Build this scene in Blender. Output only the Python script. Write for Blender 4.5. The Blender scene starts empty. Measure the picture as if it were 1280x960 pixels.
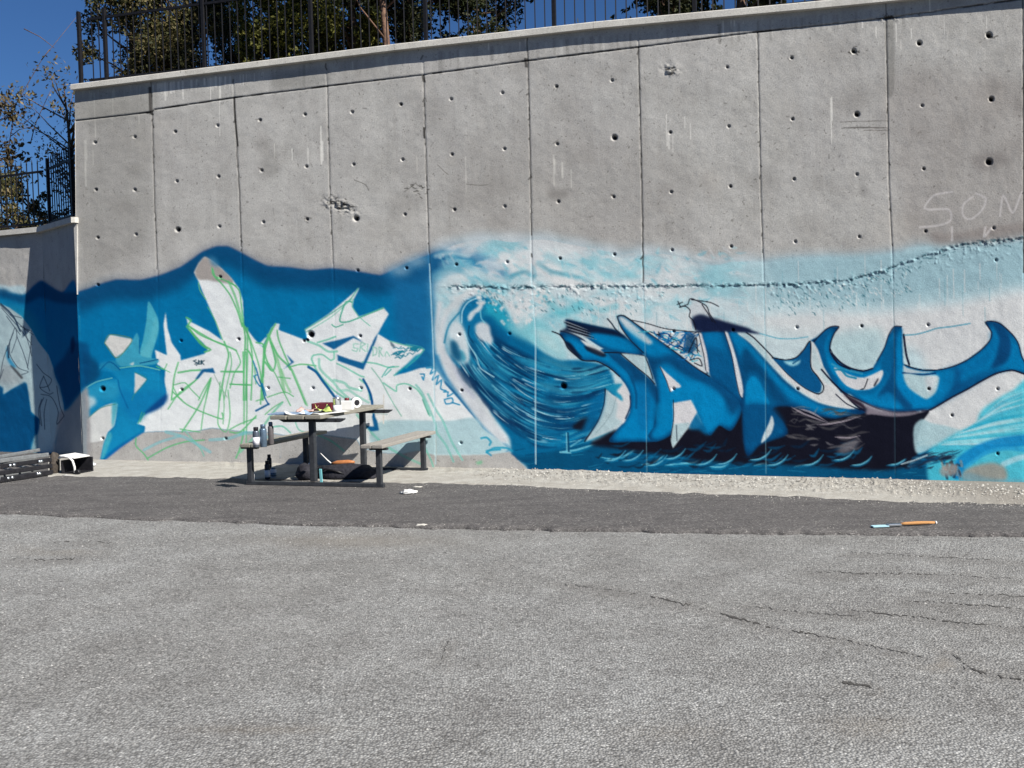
import bpy, bmesh, math, random
import numpy as np
from mathutils import Vector, Matrix

random.seed(7)
RNG = np.random.default_rng(11)
sc = bpy.context.scene
COL = sc.collection

# ------------------------------------------------------------------ camera
F = 1200.0                      # focal length in photo pixels (1280 wide)
ROLL = 0.0235
PITCH = math.atan(52.0 / F)
EYE = 1.5
cr, sr = math.cos(ROLL), math.sin(ROLL)
cp, sp = math.cos(PITCH), math.sin(PITCH)
camd = bpy.data.cameras.new("camera")
cam = bpy.data.objects.new("camera", camd)
COL.objects.link(cam)
U_ = Vector((0, sp, cp))
right = Vector((1, 0, 0)) * cr - U_ * sr
up = Vector((1, 0, 0)) * sr + U_ * cr
back = right.cross(up)
M = Matrix((right, up, back)).transposed().to_4x4()
M.translation = Vector((0, 0, EYE))
cam.matrix_world = M
camd.sensor_width = 36.0
camd.lens = F / 1280.0 * 36.0
camd.clip_end = 3000
camd.clip_start = 0.05
sc.camera = cam

# ------------------------------------------------------------------ world, sun, exposure
SUN_EL = math.radians(40)
# light travels toward -x +y : the sun stands right of and behind the camera
LX, LY = -0.743, 0.669
world = bpy.data.worlds.new("World")
sc.world = world
world.use_nodes = True
wn = world.node_tree
bg = wn.nodes["Background"]
sky = wn.nodes.new("ShaderNodeTexSky")
sky.sky_type = 'NISHITA'
sky.sun_disc = False
sky.sun_elevation = SUN_EL
sky.sun_rotation = math.atan2(-LX, -LY)
sky.air_density = 1.0
sky.dust_density = 0.2
sky.ozone_density = 2.5
tint = wn.nodes.new("ShaderNodeMix"); tint.data_type = 'RGBA'; tint.blend_type = 'MULTIPLY'
tint.inputs[0].default_value = 1.0
wn.links.new(sky.outputs[0], tint.inputs[6]); tint.inputs[7].default_value = (0.29, 0.48, 0.74, 1)   # a deep, dry blue sky
wn.links.new(tint.outputs[2], bg.inputs[0])
bg.inputs[1].default_value = 0.05
sund = bpy.data.lights.new("sun", 'SUN')
sund.energy = 5.0
sund.angle = math.radians(0.5)
sund.color = (1.0, 0.95, 0.865)
sun = bpy.data.objects.new("sun", sund)
COL.objects.link(sun)
ldir = Vector((LX * math.cos(SUN_EL), LY * math.cos(SUN_EL), -math.sin(SUN_EL)))
sun.rotation_euler = ldir.to_track_quat('-Z', 'Y').to_euler()
sun.location = (8, -8, 12)
sc.view_settings.view_transform = 'Standard'
sc.view_settings.look = 'None'
sc.view_settings.gamma = 1
sc.view_settings.exposure = 1.0

# ------------------------------------------------------------------ survey helpers: place points measured on the photograph
def rays(x, y):
    x = np.asarray(x, float); y = np.asarray(y, float)
    u = (x - 640) * cr - (y - 480) * sr
    v = (x - 640) * sr + (y - 480) * cr
    return np.stack([u, F * cp - v * sp, -F * sp - v * cp], -1)

def on_ground(x, y, z=0.0):
    d = rays(x, y)
    t = (z - EYE) / d[..., 2]
    p = d * t[..., None]
    p[..., 2] += EYE
    return p

def gp(x, y, z=0.0):
    return Vector(on_ground(x, y, z).tolist())

A_ = gp(106, 576); B_ = gp(1280, 606)
WT = (B_ - A_).normalized()                  # along the wall, to the right
WN = Vector((-WT.y, WT.x, 0))                # into the wall, away from the camera
WANG = math.atan2(WT.y, WT.x)
def on_plane(x, y, p0, n):
    d = rays(x, y)
    o = np.array([0, 0, EYE]); n = np.array(n[:]); p0 = np.array(p0[:])
    t = ((p0 - o) @ n) / (d @ n)
    return d * t[..., None] + o
def on_wall(x, y):
    return on_plane(x, y, A_, WN)
def wp(x, y):
    return Vector(on_wall(x, y).tolist())
def wall_uv(p):
    q = Vector(p) - A_
    return q.dot(WT), q.z

# ------------------------------------------------------------------ object helpers
def mat_slot(me, m):
    if m is not None:
        me.materials.append(m)

def link(name, me, parent=None, loc=None):
    o = bpy.data.objects.new(name, me)
    COL.objects.link(o)
    if parent is not None:
        o.parent = parent
    if loc is not None:
        o.location = loc
    return o

def tag(o, label=None, cat=None, group=None, kind=None):
    if label: o['label'] = label
    if cat: o['category'] = cat
    if group: o['group'] = group
    if kind: o['kind'] = kind
    return o

def thing(name, label, cat, loc=(0, 0, 0), rz=0.0, group=None):
    o = bpy.data.objects.new(name, None)
    o.empty_display_size = 0.1
    COL.objects.link(o)
    o.location = loc
    o.rotation_euler = (0, 0, rz)
    return tag(o, label, cat, group)

def mesh_np(name, verts, faces, m, parent=None, smooth=False):
    me = bpy.data.meshes.new(name)
    verts = np.asarray(verts, np.float32).reshape(-1, 3)
    faces = np.asarray(faces, np.int32)
    k = faces.shape[1]
    me.vertices.add(len(verts)); me.vertices.foreach_set('co', verts.ravel())
    me.loops.add(faces.size); me.loops.foreach_set('vertex_index', faces.ravel())
    me.polygons.add(len(faces))
    me.polygons.foreach_set('loop_start', np.arange(0, faces.size, k, dtype=np.int32))
    me.polygons.foreach_set('loop_total', np.full(len(faces), k, np.int32))
    if smooth:
        me.polygons.foreach_set('use_smooth', np.ones(len(faces), bool))
    me.update(calc_edges=True)
    mat_slot(me, m)
    return link(name, me, parent)

class MB:
    """collects simple solids into one bmesh"""
    def __init__(s): s.bm = bmesh.new()
    def box(s, c, size, rz=0.0, bev=0.0, rx=0.0, ry=0.0):
        r = bmesh.ops.create_cube(s.bm, size=1.0)
        vs = r['verts']
        bmesh.ops.scale(s.bm, vec=size, verts=vs)
        if bev:
            es = list({e for v in vs for e in v.link_edges})
            rr = bmesh.ops.bevel(s.bm, geom=es, offset=bev, segments=2, affect='EDGES', profile=0.6)
            vs = list({v for f in rr['faces'] for v in f.verts} | {v for v in vs if v.is_valid})
        mt = Matrix.Translation(c) @ Matrix.Rotation(rz, 4, 'Z') @ Matrix.Rotation(ry, 4, 'Y') @ Matrix.Rotation(rx, 4, 'X')
        bmesh.ops.transform(s.bm, matrix=mt, verts=vs)
        return s
    def lathe(s, prof, c=(0, 0, 0), seg=20, mt=None):
        """prof: list of (r,z)"""
        rings = []
        for r, z in prof:
            rings.append([s.bm.verts.new((r * math.cos(2 * math.pi * i / seg), r * math.sin(2 * math.pi * i / seg), z)) for i in range(seg)])
        for a, b in zip(rings, rings[1:]):
            for i in range(seg):
                f = s.bm.faces.new((a[i], a[(i + 1) % seg], b[(i + 1) % seg], b[i])); f.smooth = True
        s.bm.faces.new(list(reversed(rings[0]))); s.bm.faces.new(rings[-1])
        vs = [v for r in rings for v in r]
        m2 = Matrix.Translation(c) @ (mt or Matrix.Identity(4))
        bmesh.ops.transform(s.bm, matrix=m2, verts=vs)
        return s
    def tube(s, pts, rad, seg=8):
        pts = [Vector(p) for p in pts]
        rads = rad if isinstance(rad, (list, tuple)) else [rad] * len(pts)
        rings = []
        for i, p in enumerate(pts):
            d = (pts[min(i + 1, len(pts) - 1)] - pts[max(i - 1, 0)]).normalized()
            a = d.cross(Vector((0, 0, 1)))
            if a.length < 1e-3: a = Vector((1, 0, 0))
            a.normalize(); b = d.cross(a)
            rings.append([s.bm.verts.new(p + (a * math.cos(2 * math.pi * k / seg) + b * math.sin(2 * math.pi * k / seg)) * rads[i]) for k in range(seg)])
        for a, b in zip(rings, rings[1:]):
            for i in range(seg):
                f = s.bm.faces.new((a[i], a[(i + 1) % seg], b[(i + 1) % seg], b[i])); f.smooth = True
        s.bm.faces.new(list(reversed(rings[0]))); s.bm.faces.new(rings[-1])
        return s
    def prism(s, pts, z0, z1):
        a = [s.bm.verts.new((p[0], p[1], z0)) for p in pts]
        b = [s.bm.verts.new((p[0], p[1], z1)) for p in pts]
        n = len(pts)
        for i in range(n):
            s.bm.faces.new((a[i], a[(i + 1) % n], b[(i + 1) % n], b[i]))
        s.bm.faces.new(list(reversed(a))); s.bm.faces.new(b)
        return s
    def build(s, name, m, parent=None):
        bmesh.ops.recalc_face_normals(s.bm, faces=s.bm.faces)
        me = bpy.data.meshes.new(name)
        s.bm.to_mesh(me); s.bm.free()
        mat_slot(me, m)
        return link(name, me, parent)

# ------------------------------------------------------------------ materials
def lin(c):
    c = np.asarray(c, float) / 255.0
    return np.where(c <= 0.04045, c / 12.92, ((c + 0.055) / 1.055) ** 2.4)

class NT:
    def __init__(s, name):
        s.m = bpy.data.materials.new(name); s.m.use_nodes = True
        s.t = s.m.node_tree; s.b = s.t.nodes["Principled BSDF"]
        s.b.inputs['Specular IOR Level'].default_value = 0.2
    def n(s, ty, **kw):
        nd = s.t.nodes.new(ty)
        for k, v in kw.items():
            if isinstance(k, str) and hasattr(nd, k): setattr(nd, k, v)
        return nd
    def l(s, a, b): s.t.links.new(a, b)
    def coord(s):
        return s.n('ShaderNodeTexCoord').outputs['Object']
    def geo(s):
        return s.n('ShaderNodeNewGeometry').outputs['Position']
    def noise(s, vec, scale, detail=4, rough=0.6, stretch=None):
        if stretch:
            mp = s.n('ShaderNodeMapping'); mp.inputs['Scale'].default_value = stretch
            s.l(vec, mp.inputs['Vector']); vec = mp.outputs[0]
        nd = s.n('ShaderNodeTexNoise'); nd.inputs['Scale'].default_value = scale
        nd.inputs['Detail'].default_value = detail; nd.inputs['Roughness'].default_value = rough
        s.l(vec, nd.inputs['Vector']); return nd.outputs['Fac']
    def ramp(s, fac, stops):
        nd = s.n('ShaderNodeValToRGB'); cr_ = nd.color_ramp
        while len(cr_.elements) < len(stops): cr_.elements.new(0.5)
        for e, (p, c) in zip(cr_.elements, stops):
            e.position = p; e.color = (*c, 1) if len(c) == 3 else c
        s.l(fac, nd.inputs[0]); return nd.outputs[0]
    def mix(s, fac, a, b, mode='MIX'):
        nd = s.n('ShaderNodeMix'); nd.data_type = 'RGBA'; nd.blend_type = mode
        for sock, v in ((nd.inputs[0], fac), (nd.inputs[6], a), (nd.inputs[7], b)):
            if isinstance(v, bpy.types.NodeSocket): s.l(v, sock)
            elif isinstance(v, (int, float)): sock.default_value = v
            else: sock.default_value = (*v, 1)
        return nd.outputs[2]
    def math(s, op, a, b=0.0):
        nd = s.n('ShaderNodeMath'); nd.operation = op
        for sock, v in ((nd.inputs[0], a), (nd.inputs[1], b)):
            if isinstance(v, bpy.types.NodeSocket): s.l(v, sock)
            else: sock.default_value = v
        return nd.outputs[0]
    def bump(s, h, dist, strength=1.0):
        nd = s.n('ShaderNodeBump'); nd.inputs['Distance'].default_value = dist
        nd.inputs['Strength'].default_value = strength
        s.l(h, nd.inputs['Height']); s.l(nd.outputs[0], s.b.inputs['Normal'])
    def base(s, c):
        if isinstance(c, bpy.types.NodeSocket): s.l(c, s.b.inputs['Base Color'])
        else: s.b.inputs['Base Color'].default_value = (*c, 1)
    def rough(s, v): s.b.inputs['Roughness'].default_value = v
    def done(s): return s.m

def simple(name, col, rough=0.6, metal=0.0, var=0.12, scale=30, bump=0.0):
    t = NT(name)
    c = np.array(col)
    f = t.noise(t.coord(), scale, 3)
    t.base(t.ramp(f, [(0.3, tuple(c * (1 - var))), (0.7, tuple(np.minimum(c * (1 + var), 1)))]))
    t.rough(rough); t.b.inputs['Metallic'].default_value = metal
    if bump: t.bump(f, bump)
    return t.done()

def concrete_nodes(t, pos):
    """returns colour and height of weathered cast concrete"""
    big = t.noise(pos, 0.55, 3, 0.55)
    mid = t.noise(pos, 2.6, 5, 0.65)
    streak = t.noise(pos, 1.0, 5, 0.6, (9.0, 9.0, 0.55))
    fine = t.noise(pos, 70, 4, 0.75)
    speck = t.noise(pos, 26, 2, 0.5)
    c = t.ramp(mid, [(0.28, (0.325, 0.316, 0.30)), (0.5, (0.39, 0.382, 0.366)), (0.72, (0.45, 0.442, 0.424))])
    c = t.mix(t.math('MULTIPLY', t.ramp(big, [(0.38, (0, 0, 0)), (0.62, (1, 1, 1))]), 0.25), c, (0.31, 0.296, 0.295))
    c = t.mix(t.math('MULTIPLY', t.ramp(streak, [(0.5, (0, 0, 0)), (0.75, (1, 1, 1))]), 0.35), c, (0.48, 0.475, 0.46))
    c = t.mix(t.math('MULTIPLY', t.ramp(streak, [(0.22, (1, 1, 1)), (0.4, (0, 0, 0))]), 0.35), c, (0.235, 0.23, 0.22))
    c = t.mix(t.math('MULTIPLY', t.ramp(speck, [(0.27, (1, 1, 1)), (0.33, (0, 0, 0))]), 0.6), c, (0.13, 0.125, 0.115))
    c = t.mix(0.55, c, t.ramp(fine, [(0.3, (0.55, 0.55, 0.55)), (0.7, (1.0, 1.0, 1.0))]), 'SOFT_LIGHT') if False else t.mix(1.0, c, t.ramp(fine, [(0.3, (0.76, 0.76, 0.755)), (0.7, (1.14, 1.14, 1.14))]), 'MULTIPLY')
    h = t.math('ADD', t.math('MULTIPLY', mid, 0.5), t.math('MULTIPLY', fine, 0.35))
    return c, h

def make_wall_mat():
    t = NT("painted_concrete")
    pos = t.geo()
    c, h = concrete_nodes(t, pos)
    at = t.n('ShaderNodeAttribute'); at.attribute_name = 'paint'
    f = t.noise(pos, 90, 3, 0.7)
    pc = t.mix(1.0, at.outputs['Color'], t.ramp(f, [(0.3, (0.84, 0.84, 0.84)), (0.7, (1.1, 1.1, 1.1))]), 'MULTIPLY')
    wear = t.noise(pos, 3.2, 5, 0.7)
    pc = t.mix(1.0, pc, t.ramp(wear, [(0.3, (0.9, 0.9, 0.91)), (0.7, (1.04, 1.04, 1.03))]), 'MULTIPLY')
    t.base(t.mix(at.outputs['Alpha'], c, pc))
    t.rough(0.95); t.b.inputs['Specular IOR Level'].default_value = 0.05
    t.bump(h, 0.012, 0.55)
    return t.done()

def make_concrete(name, k=1.0, tint=(1, 1, 1)):
    t = NT(name)
    c, h = concrete_nodes(t, t.geo())
    c = t.mix(1.0, c, tuple(k * x for x in tint), 'MULTIPLY')
    t.base(c); t.rough(0.9); t.bump(h, 0.012, 0.5)
    return t.done()

def make_gravel():
    t = NT("chip_seal_asphalt")
    pos = t.geo()
    v = t.n('ShaderNodeTexVoronoi'); v.inputs['Scale'].default_value = 84
    # warp a little so the stones are not round
    t.l(pos, v.inputs['Vector'])
    v2 = t.n('ShaderNodeTexVoronoi'); v2.inputs['Scale'].default_value = 130
    t.l(pos, v2.inputs['Vector'])
    sep = t.n('ShaderNodeSeparateColor'); t.l(v.outputs['Color'], sep.inputs[0])
    stone = t.ramp(sep.outputs[0], [(0.0, (0.10, 0.099, 0.097)), (0.12, (0.17, 0.169, 0.166)), (0.4, (0.225, 0.226, 0.222)), (0.75, (0.25, 0.252, 0.25)), (0.93, (0.31, 0.31, 0.305)), (1.0, (0.40, 0.40, 0.39))])
    gap = t.ramp(v.outputs['Distance'], [(0.35, (0, 0, 0)), (0.75, (1, 1, 1))])
    c = t.mix(t.math('MULTIPLY', gap, 0.58), stone, (0.06, 0.06, 0.06))
    big = t.noise(pos, 0.35, 4, 0.6)
    med = t.noise(pos, 2.2, 5, 0.7)
    c = t.mix(1.0, c, t.ramp(big, [(0.3, (0.88, 0.87, 0.86)), (0.7, (1.08, 1.09, 1.1))]), 'MULTIPLY')
    c = t.mix(1.0, c, t.ramp(med, [(0.3, (0.78, 0.77, 0.765)), (0.7, (1.15, 1.16, 1.16))]), 'MULTIPLY')
    at = t.n('ShaderNodeAttribute'); at.attribute_name = 'paint'
    c = t.mix(at.outputs['Alpha'], c, at.outputs['Color'])
    t.base(c); t.rough(0.88)
    h = t.math('SUBTRACT', 1.0, v.outputs['Distance'])
    h = t.math('ADD', h, t.math('MULTIPLY', sep.outputs[1], 0.8))
    h = t.math('ADD', h, t.math('MULTIPLY', t.noise(pos, 140, 2), 0.4))
    t.bump(h, 0.009, 0.7)
    return t.done()

def make_asphalt():
    t = NT("smooth_dark_asphalt")
    pos = t.geo()
    fine = t.noise(pos, 110, 4, 0.75)
    mid = t.noise(pos, 3.0, 6, 0.75, (0.5, 1.6, 1))
    agg = t.n('ShaderNodeTexVoronoi'); agg.inputs['Scale'].default_value = 90; t.l(pos, agg.inputs['Vector'])
    asep = t.n('ShaderNodeSeparateColor'); t.l(agg.outputs['Color'], asep.inputs[0])
    c = t.ramp(fine, [(0.3, (0.048, 0.046, 0.046)), (0.55, (0.084, 0.081, 0.081)), (0.75, (0.15, 0.145, 0.142))])
    c = t.mix(1.0, c, t.ramp(mid, [(0.3, (0.72, 0.71, 0.72)), (0.7, (1.3, 1.29, 1.28))]), 'MULTIPLY')
    c = t.mix(1.0, c, t.ramp(asep.outputs[0], [(0.0, (0.6, 0.6, 0.6)), (0.6, (1.05, 1.05, 1.05)), (0.92, (1.3, 1.3, 1.3)), (1.0, (2.4, 2.4, 2.35))]), 'MULTIPLY')
    dust = t.noise(pos, 1.3, 6, 0.75)
    c = t.mix(t.math('MULTIPLY', t.ramp(dust, [(0.58, (0, 0, 0)), (0.75, (1, 1, 1))]), 0.3), c, (0.2, 0.195, 0.185))
    t.base(c); t.rough(0.85); t.bump(fine, 0.006, 0.7)
    return t.done()

def make_rubble():
    t = NT("crumbled_pale_mortar")
    pos = t.geo()
    v = t.n('ShaderNodeTexVoronoi'); v.inputs['Scale'].default_value = 38; t.l(pos, v.inputs['Vector'])
    mid = t.noise(pos, 5, 6, 0.75)
    fine = t.noise(pos, 90, 3, 0.7)
    c = t.ramp(mid, [(0.3, (0.24, 0.225, 0.2)), (0.55, (0.32, 0.31, 0.285)), (0.75, (0.38, 0.375, 0.35))])
    c = t.mix(1.0, c, t.ramp(fine, [(0.3, (0.75, 0.75, 0.75)), (0.7, (1.12, 1.12, 1.12))]), 'MULTIPLY')
    sx_ = t.n('ShaderNodeSeparateXYZ'); t.l(pos, sx_.inputs[0])
    dirt = t.math('ADD', sx_.outputs[0], t.math('MULTIPLY', mid, 1.6))      # brown dirt gathers toward the right end
    c = t.mix(t.math('MULTIPLY', t.ramp(t.math('MULTIPLY', dirt, 0.1), [(0.42, (0, 0, 0)), (0.52, (1, 1, 1))]), 0.7), c, (0.15, 0.135, 0.118))
    t.base(c); t.rough(0.95)
    t.bump(t.math('ADD', t.math('MULTIPLY', v.outputs['Distance'], 0.6), fine), 0.012, 0.5)
    return t.done()

def make_leaf(name, c1, c2, c3):
    t = NT(name)
    g = t.n('ShaderNodeNewGeometry')
    r = g.outputs['Random Per Island']
    c = t.ramp(r, [(0.0, c1), (0.5, c2), (1.0, c3)])
    big = t.noise(g.outputs['Position'], 1.6, 3)
    c = t.mix(1.0, c, t.ramp(big, [(0.3, (0.7, 0.7, 0.65)), (0.7, (1.2, 1.2, 1.1))]), 'MULTIPLY')
    t.base(c); t.rough(0.6)
    tr = t.n('ShaderNodeBsdfTranslucent'); t.l(c, tr.inputs[0])
    mx = t.n('ShaderNodeMixShader'); mx.inputs[0].default_value = 0.3
    out = [n for n in t.t.nodes if n.type == 'OUTPUT_MATERIAL'][0]
    t.l(t.b.outputs[0], mx.inputs[1]); t.l(tr.outputs[0], mx.inputs[2]); t.l(mx.outputs[0], out.inputs[0])
    return t.done()

def make_wood(name, dark, light):
    t = NT(name)
    g = t.noise(t.coord(), 14, 6, 0.7, (14, 0.9, 14))
    c = t.ramp(g, [(0.25, dark), (0.6, light), (0.8, tuple(1.15 * x for x in light))])
    t.base(c); t.rough(0.85); t.bump(g, 0.004, 0.8)
    return t.done()

M_WALL = make_wall_mat()
M_CON = make_concrete("plain_concrete")
M_COPE = make_concrete("pale_coping_concrete", 1.3, (1.0, 0.99, 0.95))
M_GRAVEL = make_gravel()
M_ASPH = make_asphalt()
M_RUB = make_rubble()
M_IRON = simple("black_iron", (0.009, 0.009, 0.011), 0.5, 0.0, 0.3, 40)
M_STEEL = simple("dark_grey_painted_steel", (0.033, 0.036, 0.042), 0.5, 0.2, 0.25, 25)
M_WOOD = make_wood("weathered_plank", (0.10, 0.095, 0.08), (0.215, 0.205, 0.175))
M_WOOD2 = make_wood("grey_brown_plank", (0.14, 0.13, 0.118), (0.25, 0.235, 0.215))
M_BARK = simple("bark", (0.10, 0.065, 0.045), 0.9, 0, 0.4, 18, 0.01)
M_BARKP = simple("pale_reddish_bark", (0.14, 0.085, 0.06), 0.9, 0, 0.35, 18, 0.01)
M_EARTH = simple("dry_earth", (0.085, 0.07, 0.05), 0.95, 0, 0.35, 6, 0.02)
M_DARKLEAF = make_leaf("dark_evergreen_leaf", (0.014, 0.02, 0.009), (0.026, 0.034, 0.014), (0.05, 0.05, 0.022))
M_OLIVE = make_leaf("olive_scale_leaf", (0.05, 0.055, 0.014), (0.10, 0.105, 0.022), (0.17, 0.16, 0.04))
M_MIXED = make_leaf("dull_green_brown_leaf", (0.03, 0.036, 0.016), (0.075, 0.075, 0.03), (0.15, 0.115, 0.06))
M_AUTUMN = make_leaf("dry_grey_brown_leaf", (0.06, 0.058, 0.038), (0.12, 0.11, 0.07), (0.2, 0.16, 0.105))
M_RED = make_leaf("russet_leaf", (0.045, 0.035, 0.022), (0.08, 0.06, 0.034), (0.10, 0.08, 0.042))

# ------------------------------------------------------------------ paint box: a raster of the wall painting, later stored on the wall's own vertices
S = 2
CX0, CX1, CY0, CY1 = -90, 1330, -20, 640
CW, CH = int((CX1 - CX0) * S), int((CY1 - CY0) * S)
RGB = np.zeros((CH, CW, 3), np.float32)
ALP = np.zeros((CH, CW), np.float32)
CLS = np.zeros((CH, CW), np.uint8)       # 0 concrete 1 sea painting 2 left lettering 3 right lettering 4 figure on the left wall

def noise2(h, w, cell, seed, octaves=1):
    out = np.zeros((h, w), np.float32); amp = 1; tot = 0
    rg = np.random.default_rng(seed)
    cx, cy = (cell if isinstance(cell, tuple) else (cell, cell))
    for o in range(octaves):
        gh, gw = int(h / cy) + 3, int(w / cx) + 3
        g = rg.random((gh, gw)).astype(np.float32)
        yy = np.arange(h) / cy; xx = np.arange(w) / cx
        yi = yy.astype(int); xi = xx.astype(int)
        fy = (yy - yi).astype(np.float32); fx = (xx - xi).astype(np.float32)
        fy = (fy * fy * (3 - 2 * fy))[:, None]; fx = (fx * fx * (3 - 2 * fx))[None]
        a = g[yi][:, xi]; b = g[yi][:, xi + 1]; c = g[yi + 1][:, xi]; d = g[yi + 1][:, xi + 1]
        out += amp * ((a * (1 - fx) + b * fx) * (1 - fy) + (c * (1 - fx) + d * fx) * fy)
        tot += amp; amp *= 0.5; cx = max(cx / 2, 1.01); cy = max(cy / 2, 1.01)
    return out / tot

def K(ox, oy, s):
    return lambda pts: [(ox + p[0] / s, oy + p[1] / s) for p in pts]
Q = 16 / 3.0
k2 = K(100, 320, Q); k3 = K(320, 340, Q); k4 = K(520, 340, Q); k5 = K(520, 440, Q)
k6 = K(690, 360, Q); k7 = K(860, 400, Q); k8 = K(1040, 380, Q); m3 = K(700, 500, Q)
m4 = K(920, 500, 32 / 9.0); l1 = K(0, 380, 4); l5 = K(0, 180, 4); l6 = K(320, 180, 4)
l7 = K(640, 180, 4); l8 = K(960, 180, 4); n4 = K(0, 260, 4.8); n5 = K(0, 420, 4.8)
t1 = K(300, 480, 1280 / 260.0); px = lambda pts: pts

def crom(pts, closed=False, step=2.5):
    P = [np.array(p, float) for p in pts]
    n = len(P); out = []
    if n < 3:
        return [tuple(p) for p in P]
    rng_ = range(n if closed else n - 1)
    for i in rng_:
        p0 = P[(i - 1) % n] if (closed or i > 0) else P[0]
        p1 = P[i]; p2 = P[(i + 1) % n]
        p3 = P[(i + 2) % n] if (closed or i + 2 < n) else P[-1]
        L = np.linalg.norm(p2 - p1); k = max(1, int(L / step))
        for j in range(k):
            t = j / k
            q = 0.5 * ((2 * p1) + (-p0 + p2) * t * 1.0 + (2 * p0 - 5 * p1 + 4 * p2 - p3) * t * t + (-p0 + 3 * p1 - 3 * p2 + p3) * t ** 3)
            # keep corners fairly sharp: pull toward the chord
            c = p1 + (p2 - p1) * t
            out.append(tuple(q * 0.8 + c * 0.2))
    if not closed: out.append(tuple(P[-1]))
    return out

def fill_mask(pts):
    a = np.array(pts, float)
    a = np.stack([(a[:, 0] - CX0) * S, (a[:, 1] - CY0) * S], 1)
    y0 = max(0, int(a[:, 1].min()) - 1); y1 = min(CH, int(a[:, 1].max()) + 2)
    x0 = max(0, int(a[:, 0].min()) - 1); x1 = min(CW, int(a[:, 0].max()) + 2)
    if y1 <= y0 or x1 <= x0: return None
    m = np.zeros((y1 - y0, x1 - x0), np.float32)
    b = np.roll(a, -1, 0)
    for r in range(y0, y1):
        yc = r + 0.5
        sel = ((a[:, 1] <= yc) & (b[:, 1] > yc)) | ((b[:, 1] <= yc) & (a[:, 1] > yc))
        if not sel.any(): continue
        aa = a[sel]; bb = b[sel]
        xs = np.sort(aa[:, 0] + (yc - aa[:, 1]) / (bb[:, 1] - aa[:, 1]) * (bb[:, 0] - aa[:, 0]))
        for i in range(0, len(xs) - 1, 2):
            p = int(max(x0, round(xs[i]))); q = int(min(x1, round(xs[i + 1])))
            if q > p: m[r - y0, p - x0:q - x0] = 1
    return y0, y1, x0, x1, m

def blur(m, r):
    r = int(round(r))
    if r < 1: return m
    for _ in range(2):
        for ax in (0, 1):
            n = m.shape[ax]
            pad = [(0, 0), (0, 0)]; pad[ax] = (r + 1, r)
            c = np.cumsum(np.pad(m, pad, mode='edge'), axis=ax, dtype=np.float64)
            m = (np.take(c, range(2 * r + 1, 2 * r + 1 + n), ax) - np.take(c, range(0, n), ax)) / (2 * r + 1)
    return m.astype(np.float32)

def comp(y0, y1, x0, x1, m, col, op, cls, erase=False):
    m = m * op
    if erase:
        ALP[y0:y1, x0:x1] *= (1 - m)
        return
    A = ALP[y0:y1, x0:x1]
    C = RGB[y0:y1, x0:x1]
    if isinstance(col, np.ndarray) and col.ndim == 3: cc = col
    else: cc = np.array(col, np.float32)[None, None]
    na = m + A * (1 - m)
    w = np.where(na > 1e-4, m / np.maximum(na, 1e-4), 0)[..., None]
    C[:] = C * (1 - w) + cc * w
    A[:] = na
    if cls is not None:
        CLS[y0:y1, x0:x1][m > 0.5] = cls

def poly(pts, col, soft=0.0, op=1.0, cls=None, smooth=True, col2=None, ga=None, gb=None, erase=False, rag=0.0, edge=None):
    """filled shape; soft = spray softness in photo px; col2 with ga->gb gives a linear fade"""
    if smooth: pts = crom(pts, True)
    r = fill_mask(pts)
    if r is None: return
    y0, y1, x0, x1, m = r
    pd = int(soft * S * 2) + 2
    Y0, Y1, X0, X1 = max(0, y0 - pd), min(CH, y1 + pd), max(0, x0 - pd), min(CW, x1 + pd)
    mm = np.zeros((Y1 - Y0, X1 - X0), np.float32)
    mm[y0 - Y0:y1 - Y0, x0 - X0:x1 - X0] = m
    mm = blur(mm, max(1, soft * S)) if soft > 0 else blur(mm, 1)
    if rag > 0:
        nz = noise2(mm.shape[0], mm.shape[1], 6, int(x0 + y0), 3)
        mm = np.clip((mm - 0.5 + (nz - 0.5) * rag) * 2.5 + 0.5, 0, 1)
    c = col
    if col2 is not None:
        yy, xx = np.mgrid[Y0:Y1, X0:X1]
        ax, ay = (ga[0] - CX0) * S, (ga[1] - CY0) * S
        bx, by = (gb[0] - CX0) * S, (gb[1] - CY0) * S
        t = ((xx - ax) * (bx - ax) + (yy - ay) * (by - ay)) / ((bx - ax) ** 2 + (by - ay) ** 2)
        t = np.clip(t, 0, 1)[..., None].astype(np.float32)
        t = t * t * (3 - 2 * t)
        c = np.array(col, np.float32) * (1 - t) + np.array(col2, np.float32) * t
    comp(Y0, Y1, X0, X1, mm, c, op, cls, erase)
    if edge is not None:        # sprayed shading that hugs the inside of the outline
        ec, ew, eo = edge
        P2 = int(ew * S * 2) + 2
        big = np.pad(mm, P2)
        bl = blur(big, ew * S)[P2:-P2, P2:-P2]
        comp(Y0, Y1, X0, X1, mm * np.clip((1 - bl) * 1.9 - .15, 0, 1), ec, eo, None)

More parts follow.
